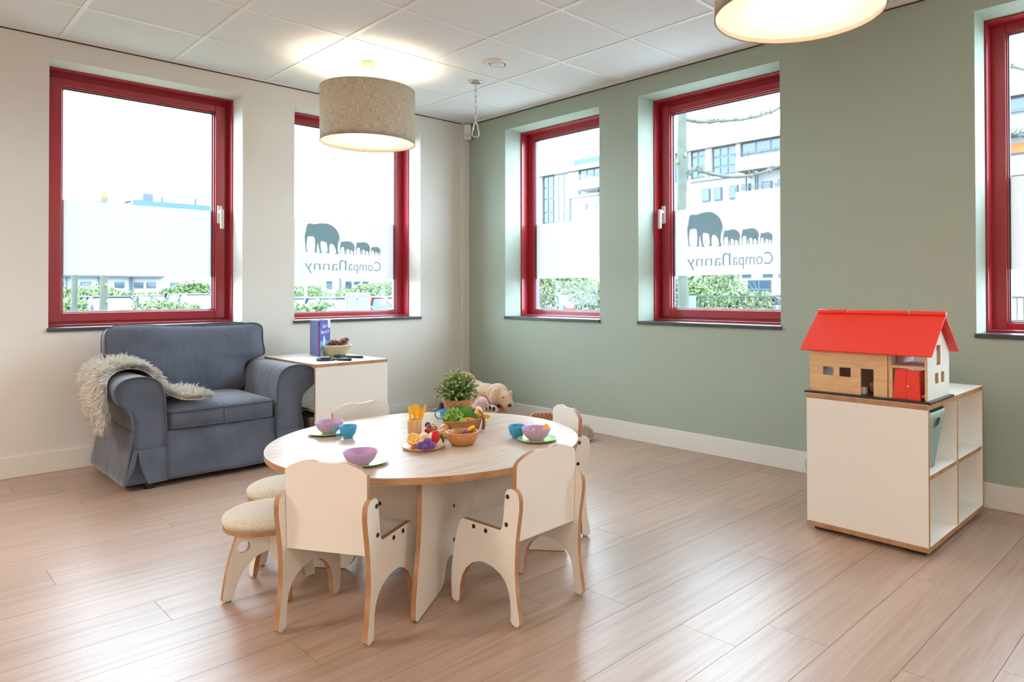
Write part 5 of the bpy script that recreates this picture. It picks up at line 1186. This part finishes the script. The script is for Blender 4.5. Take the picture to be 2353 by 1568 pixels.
def glazed(y0, y1, z0, z1, ncol, rows, m='extglass', tilt=()):
    """glazed bay: recessed glass, each pane separate, with mullions"""
    f = fbx('window_frame', FB-.12, FB-.02, y0, y1, z0, z1, 'extframe'); g = .09; w_ = (y1-y0)/ncol; zz_ = [z0]+list(rows)+[z1]
    for i in range(ncol):
        for j in range(len(zz_)-1):
            fbx('pane', FB-.16, FB-.121, y0+i*w_+g, y0+(i+1)*w_-g, zz_[j]+g, zz_[j+1]-g, m, None)
def pilaster(y0, y1, z0=11.4, z1=14.02): fbx('pilaster', FB-.35, FB, y0, y1, z0, z1, 'beigepanel')
glazed(30.37, 32.0, 11.45, 13.95, 2, (12.3, 13.4)); pilaster(29.65, 30.37); glazed(27.2, 29.6, 11.45, 13.95, 3, (12.2, 13.1)); pilaster(26.72, 27.18); pilaster(31.95, 32.2)
glazed(14, 26.65, 11.9, 13.95, 9, (12.9,)); 
glazed(47.85, 52.1, 5.5, 13.93, 5, (7.2, 8.7, 9.9, 11.4, 12.7)); pilaster(52.1, 53.2, GZ, 14.02); pilaster(46.4, 47.8)
glazed(43.2, 46.35, 11.4, 14.0, 3, (12.7,)); glazed(5, 13.6, 11.9, 13.95, 6, (12.9,)); glazed(32.3, 38, 11.4, 13.9, 4, (12.7,)); glazed(38.6, 43, 11.4, 13.9, 3, (12.7,))
for y0, y1 in ((30.0, 30.86), (28.75, 29.6), (27.1, 28.0), (25.9, 26.75), (23.85, 24.75), (22.2, 23.3), (45.4, 46.25), (20, 21), (17, 18), (14, 15), (11, 12), (34, 35), (37, 38), (40, 41)):
    glazed(y0, y1, 9.22, 10.42, 1, ()); glazed(y0, y1, 5.9, 7.1, 1, ()); glazed(y0, y1, 2.2, 4.0, 1, ())
for y0, y1 in ((24.0, 26.2), (21, 23), (17.5, 19.5), (28.3, 30), (9, 11)): glazed(y0, y1, GZ+.1, 2.0, 2, (1.2,))
def balcony(y0, y1, zf, h=1.1):
    b = fbx('balcony', FB-1.7, FB, y0, y1, zf-.15, zf+h*.85, 'beigepanel'); 
    mb = MB(); 
    for z in (zf+h*.85+.18, zf+h*.85+.32): mb.box(Vector((FB-1.72, y0, z))-bO, Vector((FB-1.68, y1, z+.04))-bO)
    n = max(2, int((y1-y0)/1.2))
    for k in range(n+1): yy = y0+(y1-y0)*k/n; mb.box(Vector((FB-1.72, yy-.02, zf+h*.8))-bO, Vector((FB-1.68, yy+.02, zf+h*.85+.36))-bO)
    mb.build('balcony_railing', M['railing'], fb)
balcony(10, 26.4, 11.45, 1.2); balcony(5, 9.5, 11.45, 1.2); balcony(10, 26.4, 8.6, 1.1); balcony(5, 9.5, 8.7, 1.1); balcony(40, 45.5, 8.6, 1.1); balcony(39, 45.5, 11.8, 1.1)
for y_ in (26.1, 25.2, 25.0): fbx('drainpipe', FB-.5, FB-.4, y_-.05, y_+.05, 9.6, 11.3, 'railing')
for z0 in (9.0, 5.2): fbx('orange_panel', FB-.2, FB, 5, 6.56, z0+1.2, z0+1.9, 'orange_tone'); fbx('orange_panel', FB-.2, FB-.02, 5, 6.56, z0+5., z0+5.3, 'orange_tone') if z0 > 9 else None
# long low building behind the car park, facade at y = 60
lb = empty('low_building', (8, 60, GZ), 0, 'long low white hall with a pale roof and blue-green band behind the car park', 'building'); lO = Vector((8, 60, GZ))
def lbx(nm, x0, x1, y0, y1, z0, z1, m): return MB().box(Vector((x0, y0, z0))-lO, Vector((x1, y1, z1))-lO).build(nm, M[m], lb)
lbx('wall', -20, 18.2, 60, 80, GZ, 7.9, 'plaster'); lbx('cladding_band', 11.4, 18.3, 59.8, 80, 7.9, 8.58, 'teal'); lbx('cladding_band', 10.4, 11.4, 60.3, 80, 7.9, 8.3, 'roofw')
mb = MB(); mb.prism([(60.3, 8.5), (80, 8.5), (70, 9.6)], 11.2, 18.2, Matrix.Translation(-lO) @ Matrix(((0, 0, 1, 0), (1, 0, 0, 0), (0, 1, 0, 0), (0, 0, 0, 1)))); mb.build('roof', M['roofw'], lb)
lbx('roof_unit', 12.15, 12.9, 60, 61.2, 8.6, 9.2, 'extframe'); lbx('chimney', 13.5, 13.65, 60, 60.2, 8.5, 9.05, 'extframe'); lbx('chimney', 16.05, 16.22, 60, 60.2, 8.5, 9.1, 'extframe'); lbx('eave', -20, 13.6, 59.4, 60, 2.25, 2.4, 'extframe')
for x in (4.5, 6.2, 7.95, 10.2, 11.55, 12.43, 14.2, 15.6):
    f = lbx('window_frame', x, x+.66, 59.93, 60.02, 1.38, 1.85, 'extframe'); lbx('pane', x+.05, x+.61, 59.9, 59.94, 1.43, 1.80, 'extglass')
for x in (7.0, 9.1, 9.45, 11.2, 11.35): lbx('drainpipe', x, x+.08, 59.8, 59.9, GZ, 2.3, 'extframe')
me = text_mesh('EDELPARK V', 2.2, .42); 
o = ob('facade_lettering', me, mat('pale_grey_letters', (118, 122, 128), .7), lb); o.matrix_local = frame(Vector((14.75, 59.97, 2.0))-lO, (1, 0, 0), (0, 0, 1))
w2 = empty('far_building', (40, 78, GZ), 0, 'pale building with small windows far behind the hedge in the second window', 'building'); wO = Vector((40, 78, GZ))
def wbx(nm, x0, x1, y0, y1, z0, z1, m): return MB().box(Vector((x0, y0, z0))-wO, Vector((x1, y1, z1))-wO).build(nm, M[m], w2)
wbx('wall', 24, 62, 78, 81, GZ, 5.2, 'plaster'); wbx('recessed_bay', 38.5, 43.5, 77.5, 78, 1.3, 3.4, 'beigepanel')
for x in (36.5, 39.1, 40.3, 41.5, 44.2, 45.4, 48, 51): wbx('window_frame', x, x+.75, 77.4, 77.5, 1.3, 2.35, 'extframe'); wbx('pane', x+.08, x+.67, 77.36, 77.41, 1.38, 2.27, 'extglass')
tw = tag(MB().box((43.5, 90, GZ), (50, 96, 9.6)).build('tower_block', M['teal']), 'small blue-grey block peeking above the film in the second window', 'building')
# hedges and shrubs
def gnd(px, D): p = CAM+fw*D+r2*((px-PX)/F*D); return p.x, p.y
def hedge(nm, c_, dims, n, ls, label, ms=('hedge1', 'hedge2', 'hedge3'), cat='hedge', blob_=True, rz=0):
    t = empty(nm, (c_[0], c_[1], GZ), rz, label, cat)
    for mi, (m_, fr_) in enumerate(zip(ms, (.5, .3, .2))):
        vs_, fs = [], []
        for _ in range(int(n*fr_)):
            a = random.random()*2*PI; zz_ = random.random()**.7; q = (1-.35*zz_**3)*(.55+.45*random.random()**.5)
            p = Vector((dims[0]/2*random.uniform(-1, 1)*(1-.12*zz_**2), dims[1]/2*math.sin(a)*q, dims[2]*zz_*(.82+.22*noise.noise(Vector((random.random()*.1+dims[0]*.3, 0, 0))))))
            p.z *= .85+.3*(noise.noise(Vector((p.x*.6, c_[0], 1.3)))+.3)
            d1 = Vector((random.gauss(0, 1), random.gauss(0, 1), random.gauss(0, 1))).normalized(); d2 = d1.orthogonal().normalized(); s_ = ls*random.uniform(.6, 1.3); k0 = len(vs_)
            vs_ += [p-d1*s_, p+d2*s_*.5, p+d1*s_, p-d2*s_*.5]; fs.append((k0, k0+1, k0+2, k0+3))
        me = bpy.data.meshes.new('foliage'); me.from_pydata(vs_, [], fs); ob('foliage', me, M[m_], t)['kind'] = 'stuff'
    mb = MB()
    for k in range(max(4, int(dims[0]*1.5))):
        x = random.uniform(-.45, .45)*dims[0]; mb.tube([(x, 0, 0), (x+random.uniform(-.3, .3), random.uniform(-.2, .2), dims[2]*.5), (x+random.uniform(-.6, .6), random.uniform(-.3, .3), dims[2]*.85)], [.03, .02, .01], 5)
    mb.build('stems', M['bark'], t)['kind'] = 'stuff'; return t
hedge('hedge', (8.2, 40, 0), (26, 1.6, 2.25), 12000, .11, 'long trimmed yellow-green hedge across the car park, left window')
hedge('hedge', (9.2, 34, 0), (5.5, 1.8, 2.7), 6500, .11, 'taller bright green shrub right of the pale car, left window')
hedge('shrub', gnd(400, 14.5)+(0,), (1.5, 1.2, 1.85), 4000, .045, 'light green shrub growing under the left window\'s right half', cat='shrub')
hedge('shrub', gnd(142, 14)+(0,), (.8, 1.2, 1.6), 2600, .045, 'light green shrub at the left edge of the left window', cat='shrub')
hedge('shrub', gnd(692, 12.5)+(0,), (1.1, 1.2, 1.75), 4200, .045, 'pale leafy shrub at the second window\'s lower left corner', cat='shrub')
hedge('hedge', (16, 30.5, 0), (17, 2.0, 2.3), 9500, .11, 'tall loose green hedge behind the cars, second window', rz=0)
hedge('hedge', (22.5, 19.5, 0), (17, 2.2, 3.0), 12000, .11, 'tall dense green hedge behind the railing, third window', rz=math.radians(-50))
hedge('hedge', (22.8, 11.9, 0), (5.0, 2.0, 2.6), 6500, .10, 'rounded green hedge behind the railing, fourth window', rz=math.radians(-78))
# bare treetops far behind, seen in the second window
M['twig'] = mat('hazy_grey_twig', (104, 116, 120), .9)  # distance haze is put into the pale twig colour
for q, (x, y_, h_) in enumerate(((34.5, 86, 11.0), (38, 84.5, 10.6), (41.5, 86, 12.0), (45, 84.5, 12.2), (49, 86, 11.5), (31, 85, 10.6))):
    mb = MB()
    def br(p, d, L_, r_, lv):
        e = p+d*L_; mb.tube([p, p.lerp(e, .5)+Vector((random.gauss(0, .05), 0, random.gauss(0, .05)))*L_, e], [r_, r_*.8, r_*.55], 3)
        if lv:
            for _ in range(4): br(p.lerp(e, random.uniform(.45, 1)), (d+Vector((random.gauss(0, .38), random.gauss(0, .38), random.gauss(.12, .2)))).normalized(), L_*.62, r_*.55, lv-1)
    br(Vector((0, 0, 0)), Vector((0, 0, 1)), h_*.42, .11, 4)
    o = mb.build('bare_tree', M['twig']); o.location = (x, y_, GZ); tag(o, ['hazy bare treetop above the film, centre left in the second window', 'faint bare treetop in the middle of the second window', 'dense bare treetop right of centre, second window', 'bare treetop nearest the blue-grey block, second window', 'bare tree hidden behind the right frame, second window', 'faintest bare treetop at the second window\'s left edge'][q], 'tree', 'bare treetops in the second window')
# plane trees close to the windows
def trunk(nm, x, y_, h_, r_, label, branches=(), cut=False, buds=14):
    t = empty(nm, (x, y_, GZ), 0, label, 'tree')
    pts_ = [(random.gauss(0, .01), random.gauss(0, .01), h_*k/9) for k in range(10)]; mb = MB(); mb.tube(pts_, [r_*(1.12-.25*k/9)*(1+.06*math.sin(k*2.1)) for k in range(10)], 12); mb.build('trunk', M['bark'], t)
    for P_, r0 in branches:
        sp_ = spline(P_, 5); mb = MB(); n_ = len(sp_); mb.tube(sp_, [r0*(1-.45*k/n_)*(1+.18*math.sin(k*1.9)) for k in range(n_)], 8)
        for k in range(buds):
            c_ = sp_[random.randrange(2, n_)]; mb.ball(c_+Vector((0, 0, random.uniform(-.02, .03))), r0*random.uniform(.7, 1.25), 1)
            for _ in range(3): mb.tube([c_, c_+Vector((random.gauss(0, .05), random.gauss(0, .05), random.gauss(.05, .05)))], [r0*.25, r0*.12], 4)
        mb.build('branch', M['bark'], t)
    for k in range(8):
        a = random.random()*6.28; z = h_*random.uniform(.35, .95); MB().ball((0, 0, 0), (r_*.4, r_*.4, r_*.55), 1).build('bud_cluster', M['bud'], t).location = (r_*math.cos(a), r_*math.sin(a), z)
    if cut: MB().ball((0, 0, 0), (r_*.9, r_*.9, r_*1.6), 2).build('cut_end', M['orange_tone'], t).location = (0, 0, h_+r_*.5)  # orange light on the cut top is put into its colour
    return t
Rd = lambda dx, dz, dy=0: (R3.x*dx+F3.x*dy, R3.y*dx+F3.y*dy, dz)
x, y_ = gnd(171, 11); trunk('plane_tree', x, y_, 2.45, .045, 'slim mottled tree trunk at the left of the left window')
x, y_ = gnd(239, 11); trunk('plane_tree', x, y_, 3.10, .055, 'pollarded tree with an orange-lit cut top in the left window', [([Rd(0, 3.06), Rd(-.08, 2.98), Rd(-.17, 3.0)], .028)], True, 5)
x, y_ = gnd(1568, 12); trunk('plane_tree', x, y_, 5.4, .088, 'mottled plane tree with long level branches in the fourth window', [([Rd(.05, 3.58), Rd(.22, 3.72), Rd(.45, 3.66), Rd(.78, 3.60), Rd(1.2, 3.62), Rd(1.6, 3.74), Rd(1.9, 3.9)], .036), ([Rd(.0, 4.6), Rd(.35, 4.55), Rd(.70, 4.57), Rd(1.1, 4.60), Rd(1.55, 4.72), Rd(1.9, 4.92)], .036)], False, 16)
x, y_ = gnd(2440, 12); trunk('plane_tree', x, y_, 5.4, .088, 'plane tree branches entering the rightmost window from the right', [([Rd(0, 4.2), Rd(-.4, 4.25), Rd(-.8, 4.34), Rd(-1.3, 4.4)], .034), ([Rd(0, 5.1), Rd(-.5, 5.4), Rd(-1.0, 5.55)], .034)], False, 14)
# railing beyond the green wall
rl = empty('iron_railing', (12.3, 4, GZ), 0, 'dark iron railing running past the windows of the green wall', 'railing'); rO = Vector((12.3, 4, GZ)); XR = 12.3
for z in (.90, .60-.0): pass
fen = [(-6, 13.5)]
MB().box(Vector((XR-.02, -6, .90))-rO, Vector((XR+.02, 13.5, .94))-rO).build('top_rail', M['railing'], rl)
MB().box(Vector((XR-.02, -6, .44))-rO, Vector((XR+.02, 13.5, .47))-rO).build('lower_rail', M['railing'], rl)
y_ = -5.9; mbar = None
while y_ < 13.5:
    if mbar is None: o = MB().box((-.009, -.009, GZ+.0-GZ), (.009, .009, .92-GZ)).build('bar', M['railing'], rl); mbar = o.data
    else: o = bpy.data.objects.new('bar', mbar); C.objects.link(o); o.parent = rl
    o.location = (0, y_-rO.y, 0); y_ += .115
def post(x, y_, label, z1=.98, w_=.09, m='grey_post'):
    o = MB().box((-w_, -w_, 0), (w_, w_, z1-GZ)).build('gate_post', M[m]); o.location = (x, y_, GZ); tag(o, label, 'post')
M['grey_post'] = mat('grey_gate_post', (70, 78, 90), .7)
x, y_ = gnd(1591, 14.3); post(x, y_, 'square grey gate post beside the tree trunk, fourth window', .96, .055)
x, y_ = gnd(1294, 14.3); post(x, y_, 'square grey gate post next to the round sign, third window', .98, .065)
x, y_ = gnd(1309, 14.2); t = empty('no_entry_sign', (x, y_, GZ), YAW, 'round red no-entry sign with a white bar, third window', 'sign')
Rs = frame((0, 0, 0), (0, 1, 0), (0, 0, 1)).to_3x3() @ Matrix.Diagonal((-1, 1, 1)); Rs = Matrix.Rotation(-PI/2, 3, 'Y')
MB().lathe([(0, 0), (.092, 0), (.092, .012), (0, .012)], 40, R=Rs).build('sign_disc', mat('sign_red', (190, 60, 66), .4), t).location = (-.02, 0, 1.29)
MB().box((-.037, -.062, 1.27), (-.032, .062, 1.31)).build('white_bar', mat('sign_white', (190, 190, 190), .4), t); MB().tube([(0, 0, 0), (0, 0, 1.4)], .02, 8).build('pole', M['metal'], t)
# notice cabinet back and small service cabinet
x, y_ = gnd(822, 9.5); t = empty('notice_cabinet', (x, y_, GZ), math.radians(80)+YAW-PI/2-.9, 'grey metal notice cabinet with white frame in the second window', 'cabinet')
t.rotation_euler = (0, 0, YAW-PI/2)
for a, b in ((-.148, -.004), (.004, .148)): MB().box((a, -.02, .9), (b, .0, 1.555)).build('door_panel', mat('blue_grey_sheet', (80, 94, 102), .5) if 'blue_grey_sheet' not in bpy.data.materials else bpy.data.materials['blue_grey_sheet'], t, bev=.004)
M['whiteframe'] = mat('white_frame_paint', (140, 142, 142), .5)
for a in ((-.165, -.148), (.148, .165)): MB().box((a[0], -.03, 0), (a[1], .02, 1.59)).build('frame_post', M['whiteframe'], t)
MB().box((-.165, -.03, 1.56), (.165, .02, 1.60)).build('frame_top', M['whiteframe'], t); MB().box((-.03, -.035, 1.53), (.03, -.02, 1.56)).build('latch', M['whiteframe'], t)
x, y_ = gnd(474, 12.5); o = MB().box((-.085, -.05, 0), (.085, .05, 1.42)).build('service_cabinet', bpy.data.materials['blue_grey_sheet'], bev=.01); o.location = (x, y_, GZ); o.rotation_euler = (0, 0, YAW-PI/2); tag(o, 'small grey service cabinet at the left window\'s lower right corner', 'cabinet')
x, y_ = gnd(703, 20); o = MB().tube([(0, 0, 0), (0, 0, 2.6)], .045, 8).build('lamp_post', M['whiteframe']); o.location = (x, y_, GZ); tag(o, 'pale thin post in front of the hedge, second window', 'post')
# cars
M['tyre'] = mat('tyre_rubber', (30, 30, 32), .8); M['carglass'] = mat('car_glass', (30, 40, 48), .25, spec=.25); M['plastic_dark'] = mat('car_trim', (36, 42, 50), .5); M['lampglass'] = mat('headlamp', (170, 174, 176), .15)
def car(nm, x, y_, rz, rgb, label, suv=False, sc_=1):
    t = empty(nm, (x, y_, GZ), rz, label, 'car'); t.scale = (sc_,)*3; m_ = mat(nm+'_paint', rgb, .45, spec=.25)
    hh = 1.62 if suv else 1.44; L_ = 4.2
    low = [(-2.05, .35), (-2.1, .62), (-2.0, .88), (-.95, .98), (1.9, 1.0), (2.08, .85), (2.1, .5), (2.0, .3)] if not suv else [(-2.05, .38), (-2.1, .7), (-2.0, .98), (-1.05, 1.06), (1.95, 1.08), (2.1, .9), (2.1, .5), (2.0, .33)]
    sh = low[4][1]; lowp = low
    # body: slices across the width, rounded at the sides
    def loft(profile, widths, name, m__, par=t):
        mb = MB(); R_ = []
        for w_, sc2, ctr in widths: R_.append([mb.bm.verts.new((px_*sc2, w_, (pz-ctr)*sc2+ctr)) for px_, pz in profile])
        n = len(profile)
        for A, B in zip(R_[:-1], R_[1:]):
            for k in range(n): mb.bm.faces.new((A[k], A[(k+1) % n], B[(k+1) % n], B[k]))
        mb.bm.faces.new(R_[0]); mb.bm.faces.new(R_[-1][::-1]); return mb.build(name, m__, par, bev=.04, seg=3)
    body = loft([tuple(p) for p in spline(lowp, 2, True)], [(-.86, .95, .6), (-.80, 1, .6), (.80, 1, .6), (.86, .95, .6)], 'body', m_)
    for p in body.data.polygons: p.use_smooth = True
    # cabin: glasshouse narrower at the top, roof
    zb = sh-.04; A = [(-1.05, zb), (1.75, zb)]; ro = [(-.15, hh), (1.25 if not suv else 1.7, hh-.02)]
    mb = MB(); V = []
    for s_ in (-1, 1): V.append([mb.bm.verts.new(p) for p in ((-1.08, s_*.76, zb), (1.82, s_*.76, zb), (ro[1][0], s_*.58, ro[1][1]), (ro[0][0], s_*.58, ro[0][1]))])
    mb.bm.faces.new(V[0]); mb.bm.faces.new(V[1][::-1])
    for k in range(4): mb.bm.faces.new((V[0][k], V[0][(k+1) % 4], V[1][(k+1) % 4], V[1][k]))
    mb.build('cabin_glass', M['carglass'], t, bev=.03)
    mb = MB(); mb.box((ro[0][0]-.05, -.60, hh-.03), (ro[1][0]+.06, .60, hh+.025)); mb.build('roof', m_, t, bev=.04, seg=3)
    for s_ in (-1, 1):
        for p0, p1 in (((-1.08, .77, zb), (-.17, .59, hh)), ((1.80, .77, zb), (ro[1][0], .59, hh)), ((.35, .775, zb), (.42, .6, hh))): MB().tube([(p0[0], s_*p0[1], p0[2]), (p1[0], s_*p1[1], p1[2])], .038, 6).build('pillar', m_, t)
        mb = MB(); mb.ball((-.75, s_*.95, zb+.10), (.09, .12, .08), 2); mb.build('wing_mirror', M['plastic_dark'], t)
        MB().ball((-1.98, s_*.62, .72), (.10, .17, .08), 2).build('headlamp', M['lampglass'], t)
        for xw in (-1.3, 1.35): MB().lathe([(0, -.1), (.2, -.11), (.31, -.1), (.32, -.06), (.32, .06), (.31, .1), (.2, .11), (0, .1)], 24, R=Matrix.Rotation(PI/2, 3, 'X')).build('wheel', M['tyre'], t).location = (xw, s_*.78, .32)
    MB().box((-2.1, -.35, .68), (-2.06, .35, .78)).build('grille', M['plastic_dark'], t, bev=.01)
    return t
x, y_ = gnd(254, 24.5); car('parked_car', x, y_, math.radians(91), (16, 22, 34), 'dark blue hatchback seen from the front behind the trees, left window')
x, y_ = gnd(458, 27); car('parked_car', x, y_, math.radians(93), (70, 74, 78), 'silver estate car at the right of the left window', True, .94)
x, y_ = gnd(352, 34.5); car('parked_car', x, y_, math.radians(88), (92, 94, 96), 'small white car far back behind the shrubs, left window')
x, y_ = gnd(770, 18.6); car('parked_car', x, y_, math.radians(92), (44, 54, 66), 'grey-blue saloon behind the shrub, second window')
x, y_ = gnd(915, 20); car('parked_car', x, y_, math.radians(98), (110, 22, 30), 'red car right of the notice cabinet, second window')
x, y_ = gnd(1775, 31); car('parked_car', x, y_, math.radians(100), (100, 104, 108), 'silver car behind the railing, fourth window')
car('parked_car', 19.0, -2.2, math.radians(200), (146, 146, 148), 'white car with red lights, rightmost window')
